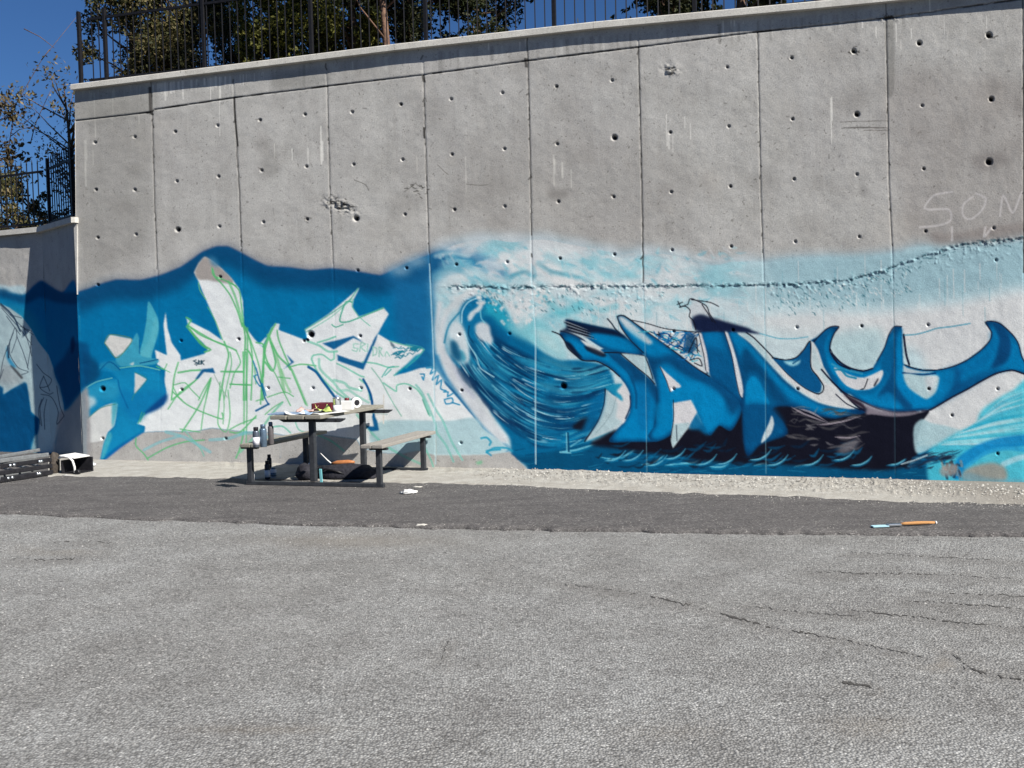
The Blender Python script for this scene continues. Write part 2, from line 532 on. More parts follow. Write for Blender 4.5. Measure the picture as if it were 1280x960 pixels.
def stroke(pts, w, col, op=1.0, soft=0.35, cls=None, taper=False, smooth=True):
    """brush line of width w (photo px)"""
    if smooth and len(pts) > 2: pts = crom(pts)
    a = np.array(pts, float)
    a = np.stack([(a[:, 0] - CX0) * S, (a[:, 1] - CY0) * S], 1)
    n = len(a)
    if w < 2.6: w = w * 1.3
    ws = np.full(n, w * S / 2.0)
    if taper:
        tt = np.linspace(0, 1, n); ws = ws * np.clip(np.minimum(tt * 5, (1 - tt) * 2.5), 0.25, 1)
    sf = max(0.6, soft * S)
    pd = int(ws.max() + sf) + 2
    X0 = max(0, int(a[:, 0].min()) - pd); X1 = min(CW, int(a[:, 0].max()) + pd)
    Y0 = max(0, int(a[:, 1].min()) - pd); Y1 = min(CH, int(a[:, 1].max()) + pd)
    if X1 <= X0 or Y1 <= Y0: return
    mm = np.zeros((Y1 - Y0, X1 - X0), np.float32)
    for i in range(n - 1):
        p, q = a[i], a[i + 1]
        x0 = max(X0, int(min(p[0], q[0])) - pd); x1 = min(X1, int(max(p[0], q[0])) + pd)
        y0 = max(Y0, int(min(p[1], q[1])) - pd); y1 = min(Y1, int(max(p[1], q[1])) + pd)
        if x1 <= x0 or y1 <= y0: continue
        xx = np.arange(x0, x1)[None] + 0.5; yy = np.arange(y0, y1)[:, None] + 0.5
        d = q - p; L2 = max(1e-6, d @ d)
        t = np.clip(((xx - p[0]) * d[0] + (yy - p[1]) * d[1]) / L2, 0, 1)
        dist = np.hypot(xx - p[0] - t * d[0], yy - p[1] - t * d[1])
        ww = ws[i] + (ws[i + 1] - ws[i]) * t
        m = np.clip((ww + sf / 2 - dist) / sf, 0, 1)
        sub = mm[y0 - Y0:y1 - Y0, x0 - X0:x1 - X0]
        np.maximum(sub, m, out=sub)
    comp(Y0, Y1, X0, X1, mm, col, op, cls)

exec_paint = True
# colours as seen in sunlight on this wall
SEA = (2, 108, 165); SEAD = (6, 66, 112); WHT = (222, 226, 227); NAVY = (6, 58, 104)
INK = (17, 18, 32); LBL = (0, 116, 178); MBL = (2, 92, 148); TEAL = (62, 160, 190)
PALE = (168, 200, 210); GRN = (86, 178, 112); MINT = (110, 190, 165)

def paint_sea():
    # left sea, its dark swell along the top, then the pale sky and foam on the right
    top = px([(96, 365.5), (110, 361), (122, 356), (145, 349.5), (175, 350), (200, 344), (225, 334), (240, 324), (252, 315), (270, 308), (285, 308), (300, 315), (320, 326),
              (335, 332.5), (360, 334), (387, 337.5), (415, 335.5), (445, 339), (475, 344), (490, 339), (510, 329), (527, 322.5), (545, 316), (575, 310)])
    poly([(560, 640)] + [(94, 640)] + top, SEA, 0.8, 1, 1, smooth=False)
    low = [(x, y + 26) for x, y in reversed(top)]
    poly(top + low, SEAD, 6, 0.9, None)
    poly(top + [(x, y + 12) for x, y in reversed(top)], (8, 70, 118), 1.0, 0.85, 1)
    poly(k2([(0, 640), (60, 660), (120, 720), (130, 800), (80, 850), (0, 880)]), (6, 60, 104), 3, 0.8)
    # foam and sky
    ft = px([(530, 330), (545, 316), (560, 306), (585, 299), (615, 296), (640, 300), (677, 296), (715, 303), (750, 309), (775, 315), (802, 312), (840, 316), (865, 324), (892, 329),
             (915, 324), (952, 324.5), (962, 325), (990, 321), (1032, 319), (1055, 321), (1080, 320), (1110, 315), (1131, 314), (1132, 309), (1150, 306), (1164, 306),
             (1166, 316), (1185, 310), (1210, 307), (1235, 307), (1260, 302), (1280, 299), (1330, 294)])
    poly(ft + [(1330, 640), (556, 640), (545, 520), (541, 420), (539, 360)], (150, 186, 204), 8.0, 0.75, 1)
    poly([(x, y + 3) for x, y in ft[13:]] + [(1330, 640), (640, 640), (640, 330), (800, 325)], (180, 202, 209), 0.8, 1, 1)
    poly([(x, y + 10) for x, y in ft] + [(1330, 640), (562, 640), (552, 520), (548, 400)], (186, 206, 212), 6.0, 1, 1)
    CREST = [(478, 342), (500, 333), (530, 320), (556, 312), (580, 312), (604, 320), (628, 334), (640, 346), (610, 344), (580, 336), (556, 340), (542, 356), (540, 420), (536, 470), (500, 440), (490, 360)]
    poly(CREST, (22, 96, 150), 6, .85)
    poly([(505, 335), (530, 325), (552, 318), (560, 326), (545, 345), (525, 352), (500, 348)], (14, 78, 128), 5, .8)
    # spray above the crest
    for x, y, r in ((500, 337, 10), (520, 326, 10), (560, 306, 14), (600, 299, 14), (640, 298, 14), (680, 298, 12), (720, 305, 12), (760, 312, 10), (810, 313, 10), (850, 317, 10), (880, 322, 9), (900, 324, 8), (930, 323, 8)):
        poly([(x - r * 1.6, y), (x, y - r * 0.6), (x + r * 1.6, y), (x, y + r * 0.7)], (205, 210, 214), 5, 0.55)
    # steel blue band of the sky on the right, fading to white
    poly([(820, 327), (900, 333), (960, 330), (1032, 322), (1110, 318), (1164, 309), (1185, 313), (1260, 305), (1330, 298), (1330, 345), (1250, 362), (1180, 375), (1080, 384), (1000, 380), (900, 372), (820, 356)], (152, 182, 192), 5, 0.75)
    poly([(960, 327), (1032, 321), (1110, 318), (1164, 309), (1260, 304), (1330, 298), (1330, 340), (1180, 362), (1080, 374), (990, 368)], (142, 174, 186), 4, 0.6)
    poly([(930, 400), (1000, 392), (1090, 392), (1180, 382), (1330, 372), (1330, 560), (1160, 560), (1150, 440), (1000, 420)], (206, 206, 206), 6, 0.9)
    poly([(955, 404), (1100, 410), (1100, 455), (1000, 470), (950, 430)], (196, 206, 208), 6, 0.5)
    poly(k7([(950, 100), (1280, 60), (1280, 260), (1180, 330), (1080, 330), (950, 210)]), (166, 192, 198), 5, 0.75)
    # cloudy mottling of the foam
    h, w = RGB.shape[:2]
    nz = noise2(h, w, (90, 50), 3, 4)
    yy, xx = np.mgrid[0:h, 0:w]; X = xx / S + CX0; Y = yy / S + CY0
    zone = np.clip((X - 545) / 20, 0, 1) * np.clip((960 - X) / 120, 0, 1) * np.clip((430 - Y) / 40, 0, 1) * (CLS == 1)
    k = np.clip((nz - 0.47) * 5, 0, 1) * zone * 0.7
    RGB[:] = RGB * (1 - k[..., None]) + np.array((118, 186, 202), np.float32) * k[..., None]
    k = np.clip((0.5 - nz) * 6, 0, 1) * zone * 0.7
    RGB[:] = RGB * (1 - k[..., None]) + np.array((214, 214, 214), np.float32) * k[..., None]
    # swell lines in the foam
    for pts, c, w_, o in (
        (l6([(930, 545), (1010, 560), (1090, 590), (1150, 640)]), (60, 140, 176), 5, .6),
        (l6([(960, 580), (1050, 600), (1120, 650), (1180, 700)]), (150, 196, 210), 5, .7),
        (l6([(960, 620), (1040, 640), (1090, 690)]), (90, 160, 188), 5, .5),
        (l6([(900, 560), (980, 545), (1060, 560)]), (190, 208, 214), 4, .7),
        (l6([(900, 660), (1000, 610), (1100, 650), (1200, 720)]), (120, 180, 198), 9, .6),
        (l7([(0, 660), (60, 640), (110, 660)]), (40, 125, 155), 4, .7),
        (l7([(130, 600), (200, 640), (300, 660), (400, 700)]), (60, 140, 165), 4.5, .7),
        (l7([(180, 560), (260, 600), (380, 610), (480, 650)]), (110, 180, 198), 7, .5),
        (l7([(360, 590), (480, 600), (600, 660)]), (120, 185, 200), 8, .5),
        (l7([(110, 610), (200, 670), (330, 700), (480, 700)]), (212, 212, 212), 7, .7),
        (l7([(300, 590), (400, 640), (470, 690)]), (212, 212, 214), 5, .6),
        (l7([(170, 760), (240, 840), (330, 820)]), (60, 170, 190), 8, .5),
        (l7([(340, 790), (440, 830), (520, 810)]), (80, 175, 195), 6, .5),
        (l7([(0, 590), (60, 560), (140, 580)]), (208, 212, 214), 8, .6),
        (l6([(1060, 640), (1150, 660), (1280, 700)]), (205, 210, 212), 8, .6)):
        stroke(pts, w_ * 1.3, c, o * .8, 7 if w_ > 6 else 4)
    rg = np.random.default_rng(55)
    for i in range(420):
        x = rg.uniform(545, 930); y = rg.uniform(308, 352) if rg.random() < .5 else rg.uniform(360, 425)
        a = rg.normal(.35, .5); L = rg.uniform(3, 16)
        c = [(212, 213, 214), (206, 210, 212), (128, 188, 204), (90, 168, 192), (160, 204, 212)][rg.integers(5)]
        stroke([(x, y), (x + L * .5 * math.cos(a), y + L * .5 * math.sin(a) + rg.normal(0, 1)), (x + L * math.cos(a), y + L * math.sin(a))], rg.uniform(1.2, 4.5), c, rg.uniform(.2, .5), 2, None, True)
    # dirty drips over the upper right
    rg = np.random.default_rng(5)
    for i in range(80):
        x = rg.uniform(600, 1280); y = rg.uniform(350, 400) if x < 950 else rg.uniform(320, 392)
        L = rg.uniform(8, 40)
        stroke([(x, y), (x + 0.02 * L, y + L)], rg.uniform(0.5, 1.1), (214, 214, 212) if rg.random() < .6 else (110, 160, 175), .55, .4)

def paint_wave():
    # rear side of the curling wave
    stroke(k4([(430, 130), (300, 190), (215, 300), (185, 440), (215, 570), (300, 700), (400, 840), (500, 960)]), 15, (200, 206, 208), .95, 5, 1)
    stroke([(541, 440), (556, 470), (572, 491), (590, 518), (606, 538), (634, 561)], 7, (40, 116, 168), .8, 5, 1)
    stroke([(556, 478), (578, 502), (596, 528), (612, 546), (634, 562)], 2.4, (12, 84, 140), .8, 1.8, 1)
    stroke([(560, 400), (556, 440), (566, 468), (584, 496), (606, 524), (628, 548)], 13, (204, 208, 212), .95, 6, 1)
    stroke([(562, 440), (574, 472), (592, 496)], 5, (168, 172, 196), .4, 4)
    stroke([(550, 380), (546, 410), (548, 440)], 6, (206, 208, 210), .8, 5)
    body = k4([(430, 160), (340, 195), (295, 260), (300, 340), (345, 450), (352, 540), (345, 600), (300, 612), (235, 550), (198, 450), (205, 520), (250, 600), (320, 680), (390, 760), (430, 830), (480, 895)]) \
        + k5([(510, 420), (570, 500), (625, 580), (640, 690), (700, 720), (750, 760), (760, 795)]) + [(700, 640), (1200, 640), (1200, 560), (760, 560), (770, 500)] \
        + k4([(1280, 640), (1100, 590), (960, 585), (860, 540), (760, 455), (660, 370), (600, 260), (520, 190)])
    poly(body, (4, 94, 144), 1.5, 1, 1)
    poly(k4([(430, 160), (330, 200), (295, 260), (300, 350), (350, 460), (420, 540), (520, 560), (520, 440), (440, 300), (470, 210)]), (10, 104, 156), 3, 1)
    # bright water inside the curl
    poly(k4([(480, 185), (560, 210), (620, 290), (660, 370), (640, 400), (560, 350), (500, 290), (440, 300)]), (40, 160, 190), 3.5, .9)
    poly(k4([(600, 330), (700, 370), (780, 320), (880, 360), (960, 470), (1000, 580), (880, 540), (760, 470), (640, 410)]), (120, 188, 202), 3.5, .95)
    poly(k4([(780, 380), (900, 400), (960, 480), (990, 570), (860, 500)]), (178, 204, 208), 4, .8)
    poly(k4([(440, 240), (480, 300), (560, 400), (640, 440), (560, 460), (470, 340)]), (4, 84, 136), 3, .9)
    poly(k4([(380, 480), (500, 510), (640, 620), (740, 700), (620, 680), (480, 600)]), (4, 44, 84), 5, .9)
    poly(k4([(300, 640), (420, 720), (560, 790), (660, 860), (640, 940), (500, 860), (380, 760)]), (4, 48, 92), 5, .85)
    poly(k5([(380, 190), (470, 230), (560, 300), (520, 360), (440, 290)]), (8, 50, 88), 3, .85)
    poly(k5([(800, 330), (1000, 320), (1100, 360), (1000, 400), (820, 420)]), (6, 60, 100), 5, .8)
    poly(k4([(830, 560), (960, 600), (1100, 640), (1250, 640), (1100, 720), (960, 720), (820, 640)]), (70, 140, 165), 5, .7)
    # flowing brush marks
    Ac = np.array(crom(k4([(440, 300), (540, 450), (680, 540), (820, 600), (960, 640), (1100, 650), (1320, 600)]), step=4))
    Bc = np.array(crom(k4([(200, 520), (320, 720), (460, 900), (640, 1060), (820, 1150), (1000, 1160), (1320, 1060)]), step=4))
    def at(u, t):
        def s(C):
            f = t * (len(C) - 1); i = min(int(f), len(C) - 2); return C[i] + (C[i + 1] - C[i]) * (f - i)
        return tuple(s(Ac) * (1 - u) + s(Bc) * u)
    rg = np.random.default_rng(21)
    def flow(u, t0, L, n=12):
        ph = rg.uniform(0, 6.28); am = rg.uniform(0.008, 0.028); fr = rg.uniform(5, 12)
        return [at(u + am * math.sin(fr * t + ph), t) for t in np.linspace(t0, min(1, t0 + L), n)]
    for i in range(120):
        t0 = rg.uniform(0.02, 0.85); u = rg.uniform(0.0, .86 + .22 * t0)
        c = [(4, 44, 86), (4, 60, 106), (8, 112, 164), (24, 128, 174)][rg.integers(4)]
        if t0 > .5 and u < .35: c = [(60, 140, 170), (30, 110, 150), (90, 160, 185)][rg.integers(3)]
        stroke(flow(u, t0, rg.uniform(.12, .35)), rg.uniform(4, 9), c, .55, 4, None, True)
    for i in range(130):
        t0 = rg.uniform(0.02, 0.9); u = rg.uniform(0.0, .86 + .22 * t0)
        c = [(3, 36, 74), (3, 50, 92), (20, 124, 172), (56, 156, 190)][rg.integers(4)]
        stroke(flow(u, t0, rg.uniform(.06, .22)), rg.uniform(1.5, 3.5), c, .65, 1.6, None, True)
    for i in range(60):
        t0 = rg.uniform(0.05, 0.6); u = rg.uniform(0.55, .98)
        stroke(flow(u, t0, rg.uniform(.08, .2)), rg.uniform(2.5, 6), [(6, 40, 80), (24, 46, 84), (4, 56, 100)][rg.integers(3)], .45, 3, None, True)
    for i in range(100):
        t0 = rg.uniform(0.02, 0.9); u = rg.uniform(0.0, .86 + .22 * t0)
        stroke(flow(u, t0, rg.uniform(.04, .2)), rg.uniform(.5, 1.0), [(120, 192, 214), (60, 156, 190), (170, 216, 228)][rg.integers(3)], rg.uniform(.3, .85), .5, None, True)
    for i in range(26):
        u = rg.uniform(0.05, 0.95); t0 = rg.uniform(0.05, 0.7)
        stroke(flow(u, t0, .035, 5), rg.uniform(1.4, 2.2), (170, 212, 226), .5, 1.8, None, True)
        stroke(flow(u, t0, .1, 7), .7, (190, 222, 232), .8, .5, None, True)
    for i in range(36):
        t0 = rg.uniform(0.0, 0.75); u = rg.uniform(0.05, .85 + .2 * t0)
        c = [(6, 50, 92), (6, 82, 130), (20, 120, 168), (50, 146, 182)][rg.integers(4)]
        stroke(flow(u, t0, rg.uniform(.1, .3)), rg.uniform(5, 10), c, .38, 6, None, True)
    # white shapes of the breaking lip
    poly(k4([(215, 300), (270, 250), (300, 330), (340, 440), (352, 560), (345, 610), (300, 620), (250, 560), (205, 540), (190, 420)]), (150, 190, 205), 3, .8)
    stroke(k4([(190, 470), (205, 400), (230, 340), (290, 270)]), 2, (30, 120, 160), .8, 1.6)
    poly(k4([(225, 370), (260, 330), (300, 350), (325, 400), (345, 480), (355, 580), (330, 605), (305, 560), (285, 500), (250, 450), (225, 430)]), (200, 210, 214), 1.6, .95)
    poly(k4([(285, 530), (310, 520), (335, 570), (325, 600), (300, 580)]), (50, 140, 170), 1.4, .8)
    poly(k4([(230, 460), (270, 470), (300, 560), (290, 600), (240, 560)]), (10, 74, 116), 2, .9)
    poly(k4([(400, 350), (450, 330), (490, 360), (498, 410), (512, 450), (500, 490), (470, 470), (430, 450), (405, 420), (395, 380)]), (204, 208, 212), 1.4, .95)
    poly(k4([(440, 200), (455, 205), (430, 260), (400, 275), (370, 320), (350, 330), (345, 300), (360, 270), (400, 240)]), (204, 210, 214), .8, .95)
    stroke(k4([(430, 165), (350, 200), (310, 260), (305, 340)]), 1.2, (160, 206, 220), .9, .6)
    stroke(k4([(320, 400), (350, 480), (400, 560), (430, 640), (520, 700)]), 1.1, (170, 214, 226), .8, .6)
    stroke(k4([(355, 360), (350, 420), (380, 470)]), 1.4, (4, 60, 100), .8, .8)
    stroke(k4([(430, 260), (435, 310), (460, 340)]), 1.2, (120, 190, 210), .8, .8)
    # crumbling foam hanging from the lip
    for i in range(230):
        x = rg.uniform(400, 900); y = rg.uniform(115, 215) if (x < 560 or x > 800) else rg.uniform(115, 345)
        r = rg.uniform(5, 16)
        c = (212, 214, 214) if rg.random() < .66 else ((120, 180, 196) if rg.random() < .7 else (50, 120, 145))
        poly(k4([(x - r, y), (x, y - r * .8), (x + r, y), (x, y + r * 1.2)]), c, .5, .75)
    poly(k4([(600, 120), (760, 120), (760, 300), (700, 360), (650, 340), (600, 230)]), (206, 208, 210), 4, .5)
    # bottom sea strip, waves and spatter
    poly([(636, 566), (660, 570), (760, 552), (900, 560), (1000, 572), (1140, 575), (1180, 584), (1216, 596), (1240, 604), (1240, 640), (650, 640), (660, 588), (640, 572)], (4, 72, 114), 2, 1, 1)
    for pts in (m3([(0, 350), (100, 340), (200, 310), (270, 285)]), m3([(270, 385), (350, 400), (430, 380), (490, 340), (545, 280)]), m3([(545, 435), (620, 425), (700, 370)]),
                m3([(700, 440), (800, 430), (900, 420), (970, 370)]), m3([(1000, 450), (1080, 450), (1140, 420)]), m4([(80, 295), (160, 275), (240, 255)]), m4([(260, 300), (340, 280), (420, 290)]),
                m4([(560, 310), (610, 290), (650, 260)])):
        stroke(pts, 5, (10, 112, 160), .8, 2, None, True)
        stroke([(x, y - 1) for x, y in pts], 1.6, (110, 184, 208), .85, .8, None, True)
    for i in range(150):
        x = rg.uniform(640, 1190); y = rg.uniform(562, 600)
        stroke([(x, y), (x + rg.uniform(8, 26), y - rg.uniform(-2, 6))], rg.uniform(.8, 3), [(2, 60, 104), (10, 106, 156), (40, 140, 180), (4, 46, 84)][rg.integers(4)], .6, 1.2, None, True)
    # old post in the water
    stroke(k5([(1012, 540), (1016, 610), (1018, 665)]), 2.6, (10, 66, 104), .9, .8)
    stroke(k5([(1003, 540), (1006, 660)]), 1.0, (120, 190, 210), .8, .6)
    stroke(k5([(960, 668), (1030, 672)]), 1.2, (130, 196, 214), .8, .6)
    stroke(k5([(1030, 630), (1100, 585)]), 1.2, (120, 190, 210), .7, .8)

def paint_right_letters():
    C = 3
    # black smoke below the letters
    poly([(738, 556), (752, 546), (770, 537), (800, 540), (840, 536), (870, 534), (890, 525), (915, 503), (950, 500), (1000, 503), (1030, 508),
          (1060, 517), (1082, 508), (1100, 514), (1150, 514), (1147, 540), (1142, 562), (1150, 578), (1100, 588), (1000, 582), (900, 578), (850, 572), (780, 562)], INK, 2.2, 1, C)
    poly(m3([(80, 180), (140, 130), (220, 110), (240, 150), (200, 200), (120, 200)]), INK, 1.5, .95)
    rgb_ = np.random.default_rng(71)
    for i in range(110):
        x = rgb_.uniform(735, 1165); y = rgb_.uniform(553, 584); L = rgb_.uniform(8, 30)
        c = [INK, INK, (6, 34, 62), (4, 70, 112), (8, 96, 146)][rgb_.integers(5)]
        stroke([(x, y), (x + L * .5, y + 1), (x + L, y - rgb_.uniform(2, 9))], rgb_.uniform(1.5, 4), c, .6, 1.6, C if y < 570 else None, True)
    for x in [754, 776, 806, 829, 868, 893, 936, 957, 1001, 1040, 1063, 1108, 1141]:
        y = 577 + 6 * math.sin(x); stroke([(x, y), (x + 12, y - 1), (x + 22, y - 6), (x + 28, y - 14)], 3.4, (10, 108, 158), .7, 1.6, None, True)
        stroke([(x + 2, y - 1), (x + 13, y - 2), (x + 22, y - 7), (x + 28, y - 14)], 1.1, (120, 190, 212), .8, .7, None, True)
    # J: upper horn
    poly(k6([(90, 210), (220, 238), (330, 262), (430, 285), (520, 350), (612, 432), (600, 452), (470, 436), (350, 405), (260, 352), (180, 290), (110, 240)]), LBL, .6, 1, C, edge=((4, 38, 80), 5, .85))
    poly(k6([(90, 210), (220, 238), (330, 262), (430, 285), (500, 335), (400, 315), (260, 300), (230, 330), (180, 300), (60, 290), (100, 260)]), (10, 22, 50), 1.6, .95, C)
    for i in range(10):
        stroke(k6([(70 + 5 * i, 215 + 9 * i), (160 + 6 * i, 250 + 8 * i), (240 + 6 * i, 280 + 7 * i)]), .9, (150, 160, 168) if i % 3 == 0 else INK, .8, .5, C, True)
    stroke(k6([(60, 290), (130, 310), (200, 345), (260, 400), (340, 430), (400, 430)]), 3.2, (12, 26, 54), .9, 1.6, C)
    # J: sweeping stem
    J = k6([(50, 298), (140, 315), (200, 352), (290, 420), (350, 405), (450, 432), (560, 530), (640, 600), (690, 655), (704, 740), (694, 860), (690, 1000)]) + [(815, 552), (790, 552), (762, 552)] + k6([(430, 950), (484, 880), (522, 790), (516, 700), (480, 630), (420, 560), (340, 502), (250, 482), (190, 480), (120, 400), (80, 350)])
    poly(J, LBL, .6, 1, C, edge=((4, 38, 80), 5, .85))
    poly(k6([(440, 440), (560, 530), (650, 610), (695, 660), (700, 760), (660, 720), (600, 640), (540, 640), (510, 560), (430, 500), (380, 440)]), NAVY, 3, .85, C)
    poly(k6([(560, 620), (640, 650), (660, 760), (650, 900), (600, 960), (560, 800)]), (4, 100, 160), 3, .8, C)
    stroke(k6([(700, 660), (706, 760), (694, 880), (680, 960)]), 3, (4, 44, 84), .9, 1.5, C)
    stroke(k6([(380, 440), (450, 500), (520, 580), (560, 700), (560, 800)]), 2, (4, 64, 112), .7, 2, C)
    # white flash in the horn
    poly(k6([(190, 345), (250, 370), (320, 410), (350, 440), (330, 450), (270, 420), (215, 375)]), (200, 206, 206), .7, 1, C)
    poly(k6([(215, 385), (270, 400), (340, 430), (365, 450), (340, 462), (280, 440), (230, 415)]), (14, 22, 40), 1, .9, C)
    stroke(k6([(0, 290), (50, 310), (85, 355), (105, 400), (160, 450), (205, 482), (300, 490), (380, 530), (450, 590)]), 1.3, INK, .95, .5, C)
    poly(k6([(85, 355), (125, 370), (165, 420), (205, 470), (160, 450), (110, 405)]), (12, 18, 40), .8, .9, C)
    stroke(k6([(350, 430), (450, 432), (560, 448), (615, 450)]), 1.2, INK, .9, .6, C)
    # A: long bar and right leg
    A = k6([(435, 190), (480, 186), (600, 268), (760, 380), (930, 510), (1050, 590), (1180, 680), (1262, 765), (1250, 860), (1190, 950)]) + m3([(1060, 170), (1000, 235), (960, 170), (915, 80), (870, 0)]) + [(842, 540), (820, 552), (810, 545)] + k6([(690, 900), (704, 760), (696, 650), (640, 480), (560, 390), (500, 320), (460, 262)])
    poly(A, LBL, .6, 1, C, edge=((4, 38, 80), 5, .85))
    poly(k6([(620, 455), (700, 460), (820, 450), (900, 500), (1050, 600), (1180, 690), (1262, 765), (1200, 850), (1120, 720), (960, 620), (850, 560), (760, 500), (700, 540), (690, 640), (650, 560)]), NAVY, 3.5, .85, C)
    poly(k6([(740, 450), (850, 450), (960, 530), (1080, 620), (1180, 700), (1100, 680), (960, 590), (830, 500)]), (4, 72, 124), 3, .8, C)
    poly(k6([(880, 640), (960, 625), (1060, 660), (1150, 760), (1120, 880), (1060, 960), (1010, 960), (980, 860), (900, 740), (840, 740), (780, 760), (790, 700)]), (2, 122, 184), 2.5, .85, C)
    poly(m3([(900, 80), (960, 170), (990, 235), (930, 200), (870, 195), (860, 160)]), MBL, 2, .9, C)
    poly(m3([(640, 30), (640, 140), (720, 180), (740, 60), (730, 20)]), (2, 118, 178), 2, .7, C)
    # A's tip: pale shine
    poly(k6([(440, 195), (475, 192), (540, 240), (640, 330), (672, 365), (640, 375), (560, 320), (490, 265)]), (196, 204, 208), 1.4, .95, C)
    poly(k6([(500, 260), (560, 290), (620, 350), (560, 330)]), (120, 180, 205), 2, .6, C)
    stroke(k6([(435, 195), (460, 262), (520, 345), (610, 432)]), 1.0, INK, .9, .5, C)
    stroke(k6([(435, 190), (480, 185), (600, 268), (760, 380), (930, 510), (1050, 590)]), 1.3, INK, .9, .5, C)
    stroke(k6([(370, 205), (400, 240), (420, 270), (450, 300)]), 1.4, (16, 30, 50), .9, .6, C)
    # counters of J and A
    poly(k6([(460, 440), (620, 456), (640, 510), (668, 600), (630, 580), (560, 525)]), (172, 192, 197), .5, 1, C)
    stroke(k6([(460, 440), (560, 525), (640, 590), (685, 640)]), 1.1, INK, .9, .4, C)
    stroke(k6([(620, 456), (645, 520), (672, 606)]), 1.0, INK, .9, .4, C)
    poly(k6([(720, 525), (770, 570), (862, 655), (825, 668), (788, 692), (760, 610)]), (206, 205, 207), .5, 1, C)
    stroke(k6([(720, 525), (760, 612), (788, 692)]), .9, INK, .8, .4, C)
    poly(m3([(752, 20), (872, 0), (914, 80), (850, 190), (750, 322), (738, 268), (756, 130)]), (207, 206, 208), .5, 1, C, smooth=False)
    poly(m3([(752, 160), (862, 150), (850, 190), (750, 322), (738, 268)]), (168, 192, 198), .5, .9, C, smooth=False)
    stroke(m3([(756, 0), (757, 130), (738, 268), (750, 322)]), .9, INK, .8, .4, C)
    stroke(m3([(776, 170), (780, 270)]), 1.0, (40, 50, 66), .8, .5, C)
    # crescent inside the J
    cres = [(756.6, 486), (754.7, 506), (748, 525), (739.4, 539), (731, 551.5), (750.6, 544), (769.4, 535.6), (780.6, 528), (787, 515), (788.5, 502), (786.6, 491), (780, 478.5), (769.7, 479), (772.5, 489), (778, 500.6), (765, 493)]
    poly(cres, (207, 207, 208), .4, 1, C, smooth=False)
    poly([(756.6, 487), (765, 494), (772, 505), (770, 522), (778, 527), (768, 536), (750, 544), (731, 551.5), (739.4, 539), (748, 525), (754.7, 506)], (166, 190, 197), 1.4, .9, C)
    stroke([(770, 497), (765, 515), (755, 530), (745, 541)], .8, (120, 140, 148), .6, 1, C)
    stroke(cres[:5], 1.6, (10, 14, 34), .9, .6, C)
    stroke(k6([(520, 720), (522, 790), (490, 870)]), 1.4, (10, 40, 80), .9, .8, C)
    poly(k6([(350, 660), (420, 640), (470, 640), (430, 690), (460, 715), (470, 755), (400, 700)]), (20, 128, 170), 1, .95, C)
    poly(k6([(340, 672), (352, 680), (345, 780), (310, 880), (250, 960), (200, 960), (230, 880), (250, 780)]), (4, 92, 146), 2.5, .9, C)
    # D panel with doodles
    poly(k6([(535, 212), (640, 240), (720, 265), (870, 290), (985, 300), (1020, 420), (1040, 565), (950, 520), (850, 440), (700, 335), (600, 262)]), (200, 206, 208), .5, 1, C)
    rg = np.random.default_rng(31)
    for i in range(34):
        x = rg.uniform(690, 1000); lo = 300; hi = min(520, 330 + (x - 690) * .62)
        y = rg.uniform(lo, max(hi, 315))
        pts = [(x, y)]
        for j in range(4):
            pts.append((min(1010, pts[-1][0] + rg.uniform(-55, 55)), max(292, min(pts[-1][1] + rg.uniform(-45, 45), 320 + max(0, pts[-1][0] - 690) * .6))))
        stroke(k6(pts), .9, [(20, 110, 170), (0, 90, 150), (30, 140, 190), (16, 24, 48), (60, 170, 190)][rg.integers(5)], .9, .35, C)
    poly(k6([(900, 300), (950, 310), (960, 400), (920, 440), (880, 400)]), (14, 60, 104), 1.4, .8, C)
    for pts in ([(680, 290), (700, 320), (740, 330), (720, 300), (780, 310), (770, 370), (800, 330)], [(780, 370), (840, 390), (900, 300), (940, 310)], [(840, 470), (880, 480), (900, 460)],
                [(920, 480), (980, 470), (1000, 520), (950, 500)], [(860, 350), (890, 310), (880, 400)], [(910, 430), (960, 330), (970, 430)]):
        stroke(k6(pts), 1.2, (14, 86, 150) if pts[0][0] < 900 else INK, .9, .4, C)
    stroke(k6([(535, 215), (640, 238), (760, 272), (940, 292)]), 1.0, INK, .9, .4, C)
    stroke(k6([(990, 292), (1018, 420), (1030, 520), (1035, 570)]), 1.4, INK, .9, .4, C)
    # D: right hand bands
    poly(k6([(1000, 292), (1110, 288), (1150, 284), (1200, 430), (1232, 560), (1272, 700), (1290, 860), (1240, 750), (1150, 670), (1060, 590), (1040, 480)]), (2, 90, 146), .7, 1, C, edge=((4, 38, 80), 5, .85))
    poly(k6([(1000, 292), (1110, 288), (1150, 440), (1160, 560), (1100, 600), (1056, 560), (1040, 450)]), (2, 112, 174), 2.5, .7, C)
    poly(k6([(1020, 400), (1140, 420), (1200, 560), (1260, 700), (1180, 680), (1060, 590)]), (4, 66, 116), 4, .6, C)
    # broad leg to the right of the stripe (K7 coordinates)
    poly(k7([(260, 74), (340, 92), (420, 160), (520, 270), (640, 400), (760, 495), (880, 560), (1010, 586), (1110, 592), (1190, 606), (1150, 625), (1050, 640), (980, 655), (880, 640), (780, 600), (700, 580), (620, 570),
             (560, 600), (640, 690), (660, 760), (560, 800), (480, 830), (400, 905), (372, 800), (362, 560), (356, 400), (320, 260)]), (2, 84, 138), .8, 1, C, edge=((4, 38, 80), 5, .85))
    poly(k7([(275, 78), (350, 100), (450, 210), (540, 310), (640, 420), (760, 505), (900, 570), (1080, 600), (980, 640), (860, 610), (740, 560), (640, 490), (540, 380), (440, 260), (380, 190), (360, 240), (330, 200)]), (0, 116, 178), 2.2, .85, C)
